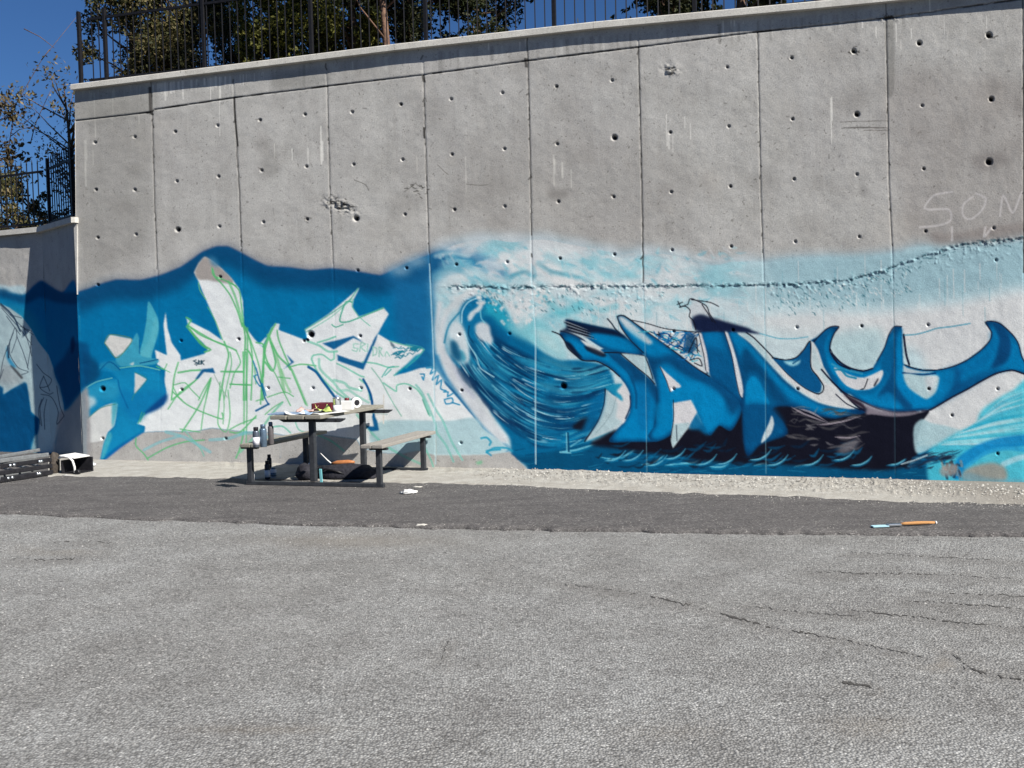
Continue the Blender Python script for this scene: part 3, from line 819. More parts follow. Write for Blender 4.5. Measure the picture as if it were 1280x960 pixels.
    poly(k7([(370, 190), (440, 250), (560, 400), (660, 540), (620, 570), (560, 520), (500, 400), (440, 340), (390, 380), (365, 440), (356, 320)]), (4, 62, 108), 3, .85, C)
    poly(k7([(385, 562), (388, 440), (420, 378), (462, 388), (515, 490), (545, 560), (500, 566), (430, 562)]), (2, 124, 186), 1.2, .95, C)
    poly(k7([(385, 565), (540, 565), (600, 620), (640, 700), (560, 780), (450, 830), (400, 880), (375, 760)]), (4, 72, 124), 3, .8, C)
    poly(k7([(558, 636), (573, 690), (552, 760), (488, 822), (508, 752), (538, 692)]), (190, 202, 206), .7, 1, C)
    # white stripe between the bands
    poly(k7([(242, 76), (262, 78), (300, 180), (340, 330), (366, 450), (362, 520), (340, 490), (318, 380), (290, 230)]), (204, 206, 210), .5, 1, C)
    stroke(k7([(242, 76), (290, 230), (318, 380), (342, 490), (362, 525)]), .9, (6, 30, 60), .9, .4, C)
    poly(k7([(70, 82), (88, 88), (125, 220), (140, 355), (120, 340), (106, 240)]), (204, 204, 208), .5, 1, C)
    stroke(k7([(70, 82), (106, 240), (118, 335)]), .9, INK, .9, .4, C)
    # pale swoosh
    poly(k7([(330, 88), (400, 88), (440, 100), (500, 180), (570, 255), (660, 355), (740, 425), (820, 478), (880, 490), (905, 455), (880, 400), (835, 350), (818, 310), (818, 150), (850, 150), (880, 230), (905, 310), (960, 395), (1040, 490), (1115, 588),
             (1000, 582), (880, 548), (760, 480), (660, 395), (560, 300), (480, 215), (400, 140)]), (203, 205, 205), .7, 1, C)
    poly(k7([(330, 88), (410, 90), (500, 190), (560, 270), (620, 340), (520, 260), (420, 150)]), (150, 190, 200), 2.5, .7, C)
    poly(k7([(830, 160), (870, 240), (900, 330), (960, 420), (920, 420), (860, 340), (825, 300)]), (170, 196, 202), 1.5, .6, C)
    stroke(k7([(390, 85), (440, 120), (520, 200), (580, 265), (660, 355), (760, 440), (830, 480), (870, 495)]), 1.4, INK, .9, .5, C)
    # navy sail of the W
    poly(k7([(562, 250), (650, 265), (720, 250), (770, 200), (816, 145), (818, 320), (860, 372), (890, 430), (880, 482), (830, 478), (740, 425), (640, 335)]), (6, 78, 132), .6, 1, C)
    poly(k7([(636, 272), (700, 276), (748, 264), (742, 290), (700, 308), (660, 296)]), (150, 198, 212), .8, .95, C)
    stroke(k7([(700, 290), (740, 265)]), 1.6, (10, 70, 120), .8, .6, C)
    stroke(k7([(562, 252), (650, 266), (720, 250), (770, 200), (816, 142), (819, 310), (862, 374), (904, 440), (896, 480), (870, 494)]), 1.3, INK, .95, .4, C)
    # W middle fin and its long lower curve, then the Y body (K8)
    body = k7([(818, 135), (870, 110), (920, 62), (965, 44), (1006, 46), (972, 92), (950, 150), (946, 212), (985, 270)]) + \
        k8([(30, 365), (80, 412), (150, 438), (210, 446), (270, 430), (300, 380), (350, 290), (378, 205), (392, 190), (415, 150), (465, 150), (468, 300), (474, 400), (520, 420), (600, 436), (700, 440), (800, 420), (900, 372), (1000, 300), (1058, 240), (1062, 180), (1020, 122),
            (1060, 114), (1120, 130), (1200, 200), (1240, 260), (1262, 340), (1285, 392), (1330, 420), (1330, 480), (1280, 466), (1200, 442), (1100, 460), (1000, 512), (900, 570), (800, 622), (660, 702), (560, 714), (420, 718), (300, 690), (200, 655), (120, 600), (60, 590)]) + \
        k7([(960, 400), (905, 310), (870, 200), (840, 150)])
    poly(body, LBL, .6, 1, C, edge=((4, 38, 80), 5, .85), smooth=False)
    poly(k7([(850, 130), (920, 70), (960, 48), (940, 100), (915, 160), (915, 230), (945, 330), (1000, 400), (980, 420), (920, 320), (880, 210)]), (4, 80, 134), 1.6, .9, C)
    poly(k8([(415, 152), (440, 155), (430, 300), (436, 420), (425, 520), (470, 600), (540, 680), (500, 705), (380, 640), (330, 640), (300, 620), (380, 480), (400, 300)]), (6, 60, 108), 2, .85, C)
    poly(k8([(320, 400), (360, 300), (392, 220), (410, 300), (395, 440), (330, 540), (280, 590), (200, 600), (110, 580), (220, 580), (290, 560), (340, 480)]), (2, 78, 130), 2, .8, C)
    poly(k8([(300, 620), (380, 590), (430, 640), (470, 690), (380, 690), (220, 650)]), (2, 118, 180), 2, .8, C)
    poly(k8([(200, 655), (320, 690), (430, 705), (560, 700), (640, 690), (560, 716), (420, 718), (300, 692)]), (6, 50, 96), 1.2, .9, C)
    poly(k8([(465, 160), (470, 400), (482, 500), (560, 600), (640, 650), (720, 610), (780, 560), (760, 620), (640, 690), (540, 670), (450, 560), (430, 440), (440, 250)]), (0, 116, 180), 1.4, .85, C)
    # right arm shading
    poly(k8([(1060, 118), (1120, 132), (1180, 200), (1198, 300), (1160, 390), (1060, 430), (1090, 350), (1110, 240), (1090, 180)]), (6, 58, 108), 2.2, .9, C)
    poly(k8([(1060, 180), (1100, 230), (1080, 350), (1000, 420), (880, 480), (780, 520), (700, 560), (740, 470), (860, 420), (980, 350), (1050, 270)]), (2, 98, 158), 3, .7, C)
    poly(k8([(780, 430), (860, 440), (840, 520), (900, 500), (1000, 460), (1100, 430), (1180, 420), (1050, 470), (900, 560), (760, 640), (680, 690), (760, 590)]), (6, 60, 110), 4, .8, C)
    poly(k8([(720, 450), (820, 440), (800, 560), (700, 640), (700, 520)]), (2, 112, 172), 2.5, .8, C)
    poly(k8([(1200, 210), (1240, 270), (1262, 350), (1300, 420), (1200, 430), (1120, 450), (1190, 380), (1205, 290)]), (2, 110, 170), 2, .8, C)
    # white windows of the W and Y
    poly(k8([(14, 425), (60, 440), (110, 470), (200, 492), (270, 470), (335, 440), (340, 470), (310, 530), (250, 568), (160, 572), (90, 540), (40, 480)]), (205, 206, 208), .7, 1, C)
    stroke(k8([(15, 440), (60, 440), (100, 480), (160, 495)]), 2.6, (20, 124, 166), .9, .9, C)
    stroke(k8([(0, 400), (50, 425), (120, 445), (200, 465)]), 2.0, (60, 150, 186), .7, 1, C)
    stroke(k8([(238, 500), (228, 530), (212, 565), (190, 570)]), 1.2, INK, .9, .4, C)
    poly(k8([(305, 495), (312, 498), (285, 550), (275, 545)]), INK, .4, .9, C)
    poly(k8([(474, 425), (500, 455), (600, 475), (705, 478), (712, 520), (690, 590), (632, 634), (580, 610), (512, 560), (480, 500)]), (170, 194, 200), 1.0, 1, C)
    poly(k8([(620, 490), (700, 482), (680, 560), (650, 600)]), (206, 206, 208), 2, .7, C)
    stroke(k8([(470, 460), (520, 460), (600, 472), (690, 462)]), 1.6, (6, 50, 100), .9, .6, C)
    poly(k8([(474, 405), (500, 425), (600, 450), (680, 452), (600, 462), (490, 455)]), (198, 204, 206), .7, .9, C)
    # outlines
    for pts, w_ in ((k8([(0, 330), (60, 392), (130, 430), (210, 446), (270, 430)]), 1.8), (k8([(-10, 300), (40, 395), (110, 425)]), 1.0), (k8([(485, 405), (560, 432), (650, 442), (760, 430), (880, 385), (980, 318), (1050, 245), (1064, 190), (1022, 122), (1060, 114), (1120, 130), (1200, 200), (1242, 262), (1264, 345), (1290, 400)]), 1.2),
                    (k8([(1330, 480), (1280, 466), (1200, 442), (1100, 462), (1000, 512), (900, 570), (800, 622), (660, 704), (600, 714)]), 1.8), (k8([(478, 205), (488, 290), (498, 350), (515, 405)]), 2.2),
                    (k7([(840, 145), (870, 110), (920, 62), (965, 42), (1006, 46), (975, 90), (952, 150), (948, 212), (1000, 290), (1080, 330)]), 1.3), (k7([(890, 330), (960, 410), (1050, 500), (1120, 570), (1190, 612)]), 1.8),
                    (k7([(985, 495), (1060, 560), (1150, 600)]), 1.2), (k8([(0, 520), (80, 590), (180, 640), (300, 695), (420, 722), (560, 716)]), 1.4), (k8([(300, 380), (350, 290), (378, 205), (415, 150), (465, 150)]), 1.0)):
        stroke(pts, w_, (14, 18, 42), .92, .5, C)
    poly(k8([(60, 600), (200, 655), (320, 700), (430, 722), (560, 718), (640, 712), (520, 745), (400, 752), (232, 740), (230, 690), (140, 650)]), (150, 140, 150), 1.5, .8, C)
    poly(k8([(80, 600), (200, 660), (220, 700), (140, 660)]), (30, 20, 34), 1, .9, C)
    poly(k8([(232, 742), (400, 754), (520, 746), (648, 712), (606, 780), (580, 850), (562, 950), (560, 1010), (420, 1040), (240, 1000), (200, 880)]), INK, .7, 1, C)
    # grey smears in the black
    for i in range(46):
        x = rg.uniform(650, 1100); y = rg.uniform(585, 860)
        L = rg.uniform(40, 150)
        if x < 780 and y > 800: continue
        g = rg.uniform(50, 130)
        stroke(k7([(x, y), (x + L * .5, y + 20 * math.sin(x)), (x + L, y - rg.uniform(-30, 30))]), rg.uniform(.8, 2.6), (g * 1.02, g, g * 1.02), .6, 1.3, C, True)
    for pts in (k7([(690, 580), (760, 620), (850, 655), (940, 690)]), k7([(740, 590), (830, 620), (930, 680)]), k7([(860, 700), (960, 690), (1060, 670), (1150, 640)]), k7([(980, 780), (1080, 785), (1150, 770)])):
        stroke(pts, 1.6, (160, 150, 158), .8, .8, C, True)
    poly(k7([(990, 870), (1060, 820), (1140, 790), (1120, 850), (1050, 890)]), (120, 118, 124), 2.5, .75, C)
    # fin sketched over the top
    poly(k6([(905, 130), (960, 85), (1010, 110), (1080, 190), (1000, 190), (930, 190)]), (196, 198, 202), 2, .8, C)
    poly(k6([(930, 205), (985, 175), (1060, 195), (1160, 225), (1290, 262), (1330, 285), (1200, 285), (1000, 290), (955, 275)]), (18, 26, 56), 1.6, .95, C)
    poly(k7([(40, 5), (150, -5), (260, 25), (390, 58), (482, 92), (380, 84), (220, 74), (70, 72)]), (18, 28, 60), 1.2, .95, C)
    for pts in ([(850, 128), (880, 118), (905, 110), (922, 70), (960, 82), (1030, 120), (1050, 170), (1090, 232)], [(850, 128), (890, 122), (922, 150), (915, 190), (945, 222), (958, 280)], [(930, 78), (1050, 95), (1110, 122)], [(1000, 110), (1040, 170), (1070, 225)], [(840, 90), (860, 130)], [(835, 110), (870, 95)]):
        stroke(k6(pts), 1.1, INK, .9, .4, C)
    # faint line of the horizon and of the far waves
    stroke(k7([(480, 90), (600, 122), (700, 125), (800, 112)]), 1.2, (90, 160, 185), .8, .6)
    stroke(k8([(485, 208), (560, 202), (640, 182), (700, 162), (800, 150), (920, 130)]), 1.3, (60, 140, 170), .8, .6)
    # highlights flicked along the bottom right
    poly([(1142, 535), (1152, 524), (1165, 529), (1185, 533), (1200, 540), (1165, 560), (1145, 566)], (160, 190, 198), 1.2, .9, 1)
    poly(k8([(965, 790), (985, 730), (1020, 690), (1100, 635), (1200, 580), (1330, 530), (1330, 1250), (700, 1250), (640, 1000), (720, 925), (850, 850), (930, 815)]), (70, 178, 204), 2, .95, 1)
    for i in range(44):
        u = rg.uniform(0, 1)
        p0 = np.array(k8([(700, 960)])[0]) * (1 - u) + np.array(k8([(1010, 760)])[0]) * u
        p2 = np.array((1285, 484)) * u + np.array((1285, 560)) * (1 - u)
        pm = (p0 + p2) / 2 + np.array((0, -6 + 8 * (1 - u)))
        stroke([tuple(p0), tuple(pm), tuple(p2)], rg.uniform(1, 5), [(150, 206, 216), (40, 160, 196), (190, 214, 220), (90, 188, 210)][rg.integers(4)], .6, 2, None, True)
    stroke(m4([(985, 325), (1005, 275), (1080, 225), (1180, 192), (1300, 178)]), 15, (14, 122, 188), .9, 4, 1)
    stroke(m4([(1020, 300), (1110, 235), (1200, 215), (1300, 225)]), 5, (40, 150, 205), .8, 2.5, 1)
    stroke(m4([(1190, 285), (1250, 260), (1300, 250)]), 7, (170, 208, 220), .8, 3, 1)
    for i in range(60):
        x = rg.uniform(740, 960); y = 290 - (x - 740) * .17 + rg.normal(0, 12); L = rg.uniform(20, 70)
        stroke(m4([(x, y), (x + L * .5, y - L * .12 + rg.normal(0, 4)), (x + L, y - L * .28)]), rg.uniform(.8, 3), [(20, 26, 46), (6, 60, 100), (30, 36, 60), (60, 110, 140)][rg.integers(4)], .65, 1.2, None, True)
    for i in range(30):
        x = rg.uniform(900, 1000); y = rg.uniform(255, 345)
        stroke(m4([(x, y), (x + rg.uniform(-12, 12), y + rg.uniform(6, 26))]), rg.uniform(1, 3), [(20, 26, 46), (60, 56, 60), (150, 140, 135), (4, 80, 128)][rg.integers(4)], .6, 1)
    stroke(m4([(735, 285), (800, 265), (850, 245)]), 1.2, (170, 190, 200), .9, .6)
    poly(m4([(905, 310), (940, 285), (985, 290), (980, 330), (920, 340)]), (150, 140, 135), 1.5, .8)
    poly(m4([(1010, 318), (1060, 292), (1140, 278), (1196, 300), (1200, 356), (1090, 366), (1010, 350)]), (150, 142, 132), 2, .9)
    poly([(1205, 592), (1240, 598), (1330, 606), (1330, 640), (1205, 640)], (110, 150, 165), 2, .7)

def paint_left_letters():
    C = 2
    # one large white ground for the lettering
    ptsW = k2([(785, 158), (760, 110), (790, 50), (830, 5), (880, 30), (950, 90), (1010, 150), (1060, 215), (1085, 300), (1092, 460), (1160, 550), (1222, 612), (1262, 520)]) + \
        k3([(20, 480), (40, 500), (70, 440), (100, 375), (128, 342), (158, 346), (150, 385), (165, 392), (240, 420), (345, 460), (328, 382), (480, 282), (600, 182), (692, 102), (652, 180), (642, 232), (684, 298), (760, 272), (850, 236), (886, 280), (850, 340), (812, 412),
            (890, 458), (1000, 490), (1122, 516), (1080, 570), (1000, 622), (920, 690), (1000, 672), (1090, 642), (1170, 632)]) + \
        [(548, 466), (557, 481), (572, 498), (591, 520), (604, 537), (625, 552), (636, 562), (614, 568), (582, 570), (544, 569), (520, 563), (503, 567), (477, 566), (452, 560), (446, 549), (430, 547), (399, 543), (360, 545), (330, 540), (307, 540), (265, 535), (240, 540), (215, 539), (185, 540), (160, 544), (107, 552), (104, 490), (150, 490)] + \
        k2([(560, 900), (570, 760), (515, 722), (500, 625), (580, 662), (556, 460), (570, 372), (582, 480), (612, 580), (668, 660), (672, 696), (830, 652), (850, 625), (820, 580), (730, 500), (708, 412), (740, 440), (860, 500), (945, 560), (900, 430), (830, 270)])
    poly(ptsW, WHT, .45, 1, C, smooth=False)
    # unpainted top of the tall prong
    poly(k2([(765, 110), (790, 50), (830, 5), (880, 30), (950, 90), (1010, 150), (1020, 185), (930, 175), (850, 160), (790, 158)]), (158, 152, 148), 1.2, 1, C)
    poly(k2([(860, 0), (900, 10), (930, 70), (880, 60)]), (60, 120, 160), 2, .7)
    # blue-grey wash low on the right, bare concrete under it
    poly([(480, 526), (560, 526), (592, 522), (606, 537), (625, 552), (636, 562), (614, 568), (582, 569), (544, 569), (503, 567), (470, 562), (462, 545)], (165, 195, 203), .8, .9, C)
    poly([(x, y) for x, y in ((107, 551), (160, 544), (185, 540), (215, 539), (240, 540), (265, 535), (307, 540), (330, 540), (360, 545), (399, 543), (430, 547), (446, 549), (452, 560), (477, 566), (503, 567), (523, 563), (544, 569), (582, 569), (614, 568), (636, 565), (659, 586), (664, 592), (664, 645), (100, 645))],
         WHT, .7, 1, None, smooth=False, erase=True)
    CLS[int((540 - CY0) * S):, int((96 - CX0) * S):int((655 - CX0) * S)][ALP[int((540 - CY0) * S):, int((96 - CX0) * S):int((655 - CX0) * S)] < .5] = 0
    # teal bird-like letter
    L1T = l1([(500, 290), (560, 284), (600, 318), (700, 308), (800, 330), (825, 400), (832, 440), (820, 500), (740, 540), (715, 560), (684, 598), (725, 612), (722, 640), (600, 720), (512, 792), (500, 780), (520, 690), (540, 640), (570, 610), (588, 500), (560, 498), (480, 540), (418, 592), (412, 520), (440, 470), (412, 430), (480, 390), (560, 370), (590, 378), (560, 342), (510, 335), (496, 320)])
    poly(L1T, (16, 128, 182), .5, 1, C, smooth=False, edge=((6, 92, 150), 4, .6))
    poly(l1([(590, 420), (660, 440), (720, 440), (820, 430), (820, 490), (740, 540), (690, 590), (640, 560), (600, 500)]), (12, 116, 176), 3, .8)
    poly(l1([(415, 430), (440, 460), (470, 460), (480, 500), (420, 530), (412, 480)]), (196, 210, 214), 2, .85)
    poly(l1([(420, 430), (500, 395), (580, 390), (600, 440), (560, 480), (480, 470)]), (44, 146, 188), 3, .7)
    poly(l1([(520, 690), (545, 640), (560, 660), (520, 770), (505, 780)]), (70, 165, 188), 1, .9)
    poly(l1([(510, 792), (600, 722), (720, 630), (690, 650), (560, 730)]), (4, 92, 160), 1.2, .9)
    poly(l1([(720, 545), (830, 450), (835, 480), (800, 520), (745, 545)]), (10, 62, 128), 1.6, .9)
    poly(l1([(420, 600), (500, 520), (578, 500), (572, 600), (535, 640), (520, 680), (430, 688)]), (206, 208, 206), .6, 1, C)
    poly(l1([(675, 342), (735, 376), (672, 452)]), (205, 208, 206), .5, 1, C, smooth=False)
    poly(l1([(560, 500), (590, 500), (570, 600), (560, 620)]), (60, 160, 186), .8, .8)
    # petals
    poly(k2([(455, 303), (500, 372), (522, 440), (518, 520), (480, 650), (470, 690), (398, 660), (420, 560), (442, 430)]), (72, 164, 190), .5, 1, C)
    poly(k2([(400, 660), (460, 560), (500, 400), (522, 450), (518, 520), (480, 640), (460, 690)]), (96, 178, 196), 1.5, .6)
    poly(k2([(380, 512), (398, 570), (402, 660), (470, 680), (524, 690), (500, 722), (270, 735), (238, 680), (300, 632), (350, 560)]), (58, 152, 186), .6, 1, C)
    poly(k2([(163, 580), (200, 524), (345, 552), (352, 562), (290, 642), (236, 678), (190, 612)]), (208, 208, 204), .5, 1, C, smooth=False)
    poly(k2([(135, 720), (200, 700), (240, 700), (270, 760), (210, 760), (160, 740), (130, 765)]), (30, 124, 168), 1, .9, C)
    poly(k2([(330, 722), (360, 706), (358, 728)]), (200, 210, 208), .5, .9)
    for pts, w_, c in ((k2([(163, 580), (200, 524), (345, 552), (290, 642), (236, 678), (163, 580)]), .8, (90, 130, 90)), (l1([(500, 330), (540, 290), (570, 300), (600, 330)]), 1.2, (4, 84, 140)), (k2([(395, 560), (398, 650)]), .8, (4, 84, 140)),
                       (k2([(400, 715), (520, 690)]), 1.2, (10, 80, 130)), (l1([(590, 380), (600, 430), (640, 520)]), 1.4, (6, 96, 156)), (l1([(412, 430), (480, 390), (560, 370)]), 1, (110, 190, 190)), (l1([(600, 320), (700, 310), (800, 330)]), 1, (110, 190, 170)),
                       (l1([(675, 342), (735, 376), (672, 452), (660, 480)]), .8, (40, 130, 130)), (l1([(418, 592), (500, 522), (578, 500)]), .8, (60, 130, 120)), (l1([(690, 598), (710, 540)]), .9, (60, 160, 120)), (l1([(700, 590), (722, 545)]), .9, (60, 160, 120))):
        stroke(pts, w_, c, .85, .5)
    # green sketch lines
    G = []
    def g(k, pts, w_=1.0, c=GRN, o=.8): G.append((k(pts), w_, c, o))
    g(k2, [(885, 90), (900, 140), (940, 180), (1000, 260), (1050, 370), (1080, 470)], 1.6)
    g(k2, [(990, 170), (1030, 260), (1060, 360), (1085, 460)], 3.0, (100, 185, 120), .7)
    g(k2, [(1010, 180), (1060, 230), (1075, 330), (1090, 460)], 1.4)
    g(k2, [(880, 80), (890, 130), (960, 160), (1040, 200)], 1.4)
    g(k2, [(790, 180), (800, 230), (840, 290)], 1.0, (120, 190, 120))
    g(k2, [(850, 340), (900, 430), (950, 560)], .9)
    g(k2, [(708, 410), (740, 430), (720, 460), (760, 490), (880, 560), (1000, 610), (1040, 630)], 1.8)
    g(k2, [(715, 460), (790, 520), (850, 550), (960, 590)], 1.2)
    g(k2, [(710, 470), (780, 550), (830, 600), (870, 625), (830, 640)], 1.8)
    g(k2, [(730, 490), (800, 580), (845, 615)], 2.4, (90, 180, 110), .7)
    g(k2, [(960, 570), (990, 660), (960, 800), (930, 960)], 1.8)
    g(k2, [(1000, 640), (1010, 720), (980, 860), (960, 960)], 1.1)
    g(k2, [(1040, 630), (1070, 710), (1030, 780), (1000, 880)], 1.3)
    g(k2, [(1085, 450), (1100, 540), (1095, 700), (1090, 960)], 1.8)
    g(k2, [(1115, 480), (1115, 700), (1105, 960)], 1.8)
    g(k2, [(1090, 460), (1130, 560), (1150, 700), (1140, 960)], 1.6)
    g(k2, [(1100, 470), (1150, 600), (1200, 760), (1215, 960)], 1.4)
    g(k2, [(1280, 480), (1230, 600), (1220, 750), (1220, 960)], 1.8)
    g(k2, [(1220, 600), (1240, 680), (1270, 760)], 1.6)
    g(k2, [(1100, 620), (1130, 640), (1150, 700)], 1.2)
    g(k2, [(510, 735), (560, 755), (580, 720)], 1.1)
    g(k2, [(540, 745), (600, 775)], .9)
    g(k2, [(655, 710), (630, 800), (610, 950)], 1.6)
    g(k2, [(655, 778), (730, 765), (800, 760)], 2.0)
    g(k2, [(610, 960), (690, 900), (780, 820), (800, 790)], 1.6)
    g(k2, [(625, 860), (700, 845), (740, 890), (800, 950)], 1.1)
    g(k2, [(870, 815), (820, 900), (790, 960)], 1.2)
    g(k2, [(870, 815), (850, 900), (838, 960)], 1.0)
    g(k2, [(620, 870), (650, 930), (680, 960)], 1.0)
    g(k2, [(940, 770), (1090, 770)], 1.6)
    g(k2, [(1000, 855), (1140, 860)], 1.5)
    g(k2, [(895, 790), (930, 860), (980, 940)], 1.0, (150, 170, 160))
    g(l1, [(840, 525), (900, 440), (980, 380)], 1.3)
    g(l1, [(865, 440), (930, 500), (1010, 540), (1110, 575), (1110, 545)], 1.4)
    g(l1, [(1055, 370), (1000, 500), (910, 640)], 1.6)
    g(l1, [(1055, 380), (1020, 520), (1005, 630)], 1.2)
    g(l1, [(1100, 390), (1095, 500), (1090, 600), (1130, 640), (1150, 560), (1140, 430)], 1.2)
    g(l1, [(1110, 400), (1120, 500), (1115, 600)], 1.0)
    g(l1, [(1215, 240), (1220, 400), (1220, 600)], 1.6)
    g(l1, [(1230, 240), (1235, 450), (1230, 700)], 1.2)
    g(l1, [(1240, 230), (1270, 300), (1280, 400)], 1.2)
    g(l1, [(1150, 400), (1250, 405)], 1.4)
    g(l1, [(1130, 340), (1220, 340)], 1.4)
    g(l1, [(1145, 630), (1200, 600), (1280, 570)], 1.3)
    g(l1, [(900, 625), (960, 635), (1000, 640)], 1.2)
    g(l1, [(680, 670), (680, 710), (720, 750), (740, 780)], 1.5)
    g(l1, [(740, 770), (830, 720), (920, 690), (1020, 680)], 1.6)
    g(l1, [(920, 630), (1000, 720), (1020, 760)], 1.2, MINT)
    g(l1, [(1220, 630), (1200, 720), (1180, 770)], 1.8)
    g(l1, [(1280, 560), (1200, 640), (1150, 640)], 1.6)
    g(l1, [(1050, 680), (1150, 670), (1230, 640)], 4, (110, 180, 190), .6)
    g(l1, [(830, 640), (920, 665), (1000, 710), (1050, 740)], 4, (110, 180, 190), .6)
    g(l1, [(720, 730), (800, 690), (900, 660)], 3.5, (110, 180, 190), .6)
    # K3 sketch
    g(k3, [(0, 470), (60, 500), (40, 700), (30, 880)], 1.6)
    g(k3, [(130, 345), (100, 400), (60, 520), (50, 700)], 1.6)
    g(k3, [(80, 420), (120, 520), (160, 650), (190, 800)], 4.0, (110, 190, 120), .6)
    g(k3, [(90, 440), (130, 600), (110, 660), (60, 600)], 1.8)
    g(k3, [(100, 470), (150, 560), (210, 620), (230, 650)], 2.0)
    g(k3, [(140, 390), (150, 450), (190, 550), (240, 660), (290, 780), (330, 880)], 1.6)
    g(k3, [(70, 590), (130, 680), (180, 790), (230, 890)], 1.2)
    g(k3, [(150, 700), (230, 710)], 1.2)
    g(k3, [(170, 650), (200, 740), (230, 800)], 3.0, (120, 195, 130), .6)
    g(k3, [(240, 650), (280, 740), (320, 840), (340, 890)], 2.6, (110, 190, 130), .65)
    g(k3, [(75, 835), (190, 800), (250, 830)], 1.2)
    g(k3, [(0, 860), (60, 840)], 1.2)
    g(k3, [(60, 950), (120, 900), (180, 865)], 1.2)
    g(k3, [(220, 635), (300, 615), (400, 625)], 1.5)
    g(k3, [(385, 555), (370, 580), (420, 680), (520, 790), (640, 870)], 1.8, MINT, .8)
    g(k3, [(385, 555), (440, 550), (500, 590), (520, 580), (520, 530)], 1.6, MINT, .8)
    g(k3, [(420, 580), (430, 650), (520, 740), (560, 790), (640, 860), (720, 900)], 3.2, MINT, .6)
    g(k3, [(520, 720), (590, 740), (620, 770), (700, 790)], 3.4, MINT, .6)
    g(k3, [(570, 790), (620, 790), (680, 830), (750, 870)], 2.4, MINT, .5)
    g(k3, [(690, 715), (740, 760), (760, 850)], 1.8, MINT, .8)
    g(k3, [(325, 385), (480, 290), (620, 190), (680, 110)], 1.3, (90, 170, 150), .8)
    g(k3, [(335, 400), (500, 300), (640, 180)], .9, MINT, .8)
    g(k3, [(640, 200), (600, 200), (570, 270), (560, 330), (620, 330), (760, 275), (850, 240)], 1.5, (70, 165, 140), .9)
    g(k3, [(505, 350), (530, 368), (580, 350)], 1.2, (70, 165, 140), .9)
    g(k3, [(650, 180), (640, 230), (690, 300), (760, 360)], 1.0, MINT, .8)
    g(k3, [(340, 460), (420, 490), (480, 530), (540, 530)], 2.2, MINT, .7)
    g(k3, [(410, 470), (480, 450), (530, 430)], 1.8, MINT, .8)
    g(k3, [(540, 610), (600, 640), (690, 690), (720, 700)], 1.6, MINT, .8)
    g(k3, [(710, 600), (800, 610), (880, 635), (950, 630)], 1.6, MINT, .8)
    g(k3, [(840, 700), (880, 640), (920, 630)], 1.2, (40, 160, 150), .8)
    g(k3, [(860, 690), (900, 650)], 1.2, (40, 160, 150), .8)
    g(k3, [(770, 640), (830, 720), (900, 850), (970, 960)], 1.1, (120, 180, 160), .8)
    g(k3, [(850, 740), (900, 775), (935, 795), (940, 755), (1000, 745), (1070, 780), (1120, 850), (1160, 960)], 1.6, MINT, .8)
    g(k3, [(1110, 850), (1150, 950)], 1.0, (40, 140, 120), .8)
    g(k3, [(1120, 520), (1060, 590), (980, 640), (920, 690)], 1.4, MINT, .8)
    g(k3, [(890, 460), (1000, 490), (1122, 516)], 1.2, MINT, .8)
    g(k5, [(0, 220), (40, 270), (90, 380), (130, 480), (140, 540), (200, 620), (250, 730)], 2.2, (120, 190, 180), .7)
    g(k5, [(80, 280), (130, 380), (180, 460), (240, 600), (310, 720)], 2.2, (120, 190, 180), .7)
    g(k5, [(60, 640), (100, 720), (120, 780)], 2.0, (110, 190, 170), .7)
    g(t1, [(470, 310), (560, 350), (640, 410)], 2.0, MINT, .7)
    g(t1, [(720, 190), (820, 310), (900, 380), (1000, 440), (1110, 490)], 3.2, (110, 190, 170), .6)
    g(t1, [(0, 420), (120, 290), (200, 180), (260, 115)], 3.0, (100, 190, 150), .65)
    g(t1, [(0, 310), (90, 300), (180, 330), (240, 340)], 4, (110, 180, 190), .55)
    g(t1, [(200, 265), (260, 260), (310, 300)], 1.6, MINT, .8)
    g(t1, [(330, 200), (360, 280), (420, 300)], 1.2, MINT, .8)
    for x in (395, 350, 545):
        g(px, [(x, 548), (x + .5, 572)], .7, (200, 196, 186), .7)
    for pts, w_, c, o in G:
        stroke(pts, w_, c, o, .5)
    poly(k5([(400, 735), (440, 722), (445, 740), (410, 752)]), (100, 185, 140), 1, .7)
    # strong blue accents
    D = (8, 84, 142)
    for pts in (k3([(442, 476), (560, 450), (650, 425), (716, 470), (650, 440), (520, 517)]), k3([(542, 552), (620, 580), (714, 606), (790, 440), (812, 408), (802, 452), (716, 652), (545, 592)]), k3([(202, 548), (256, 600), (178, 652), (235, 603)]),
                l1([(976, 376), (1010, 326), (1065, 320), (1076, 346), (1020, 340), (992, 374)]), t1([(820, 180), (846, 230), (856, 286), (806, 292), (768, 256), (824, 262), (812, 200)])):
        poly(pts, D, .5, .95, C, smooth=False)
    stroke(k3([(350, 633), (400, 665), (440, 720), (500, 800), (525, 835)]), 3.4, D, .95, .8)
    stroke(k3([(715, 716), (745, 770), (765, 820), (775, 870)]), 3.0, D, .95, .6)
    stroke(t1([(775, 0), (800, 60), (815, 130), (825, 200)]), 3.0, D, .95, .6)
    stroke(k3([(0, 925), (85, 880)]), 2.6, D, .9, .6)
    stroke(k3([(0, 640), (20, 710), (40, 765), (60, 840), (85, 885)]), 1.5, D, .85, .5)
    stroke(k2([(1155, 700), (1185, 790), (1160, 800), (1200, 870), (1215, 850), (1240, 930)]), 1.3, (20, 120, 170), .9, .5)
    poly(k3([(920, 690), (1000, 640), (1080, 580), (1100, 545), (1060, 560), (1010, 610)]), (10, 130, 170), .8, .9, C)
    stroke(k3([(1000, 480), (1120, 515), (1000, 640)]), 1.0, (60, 160, 170), .8, .5)
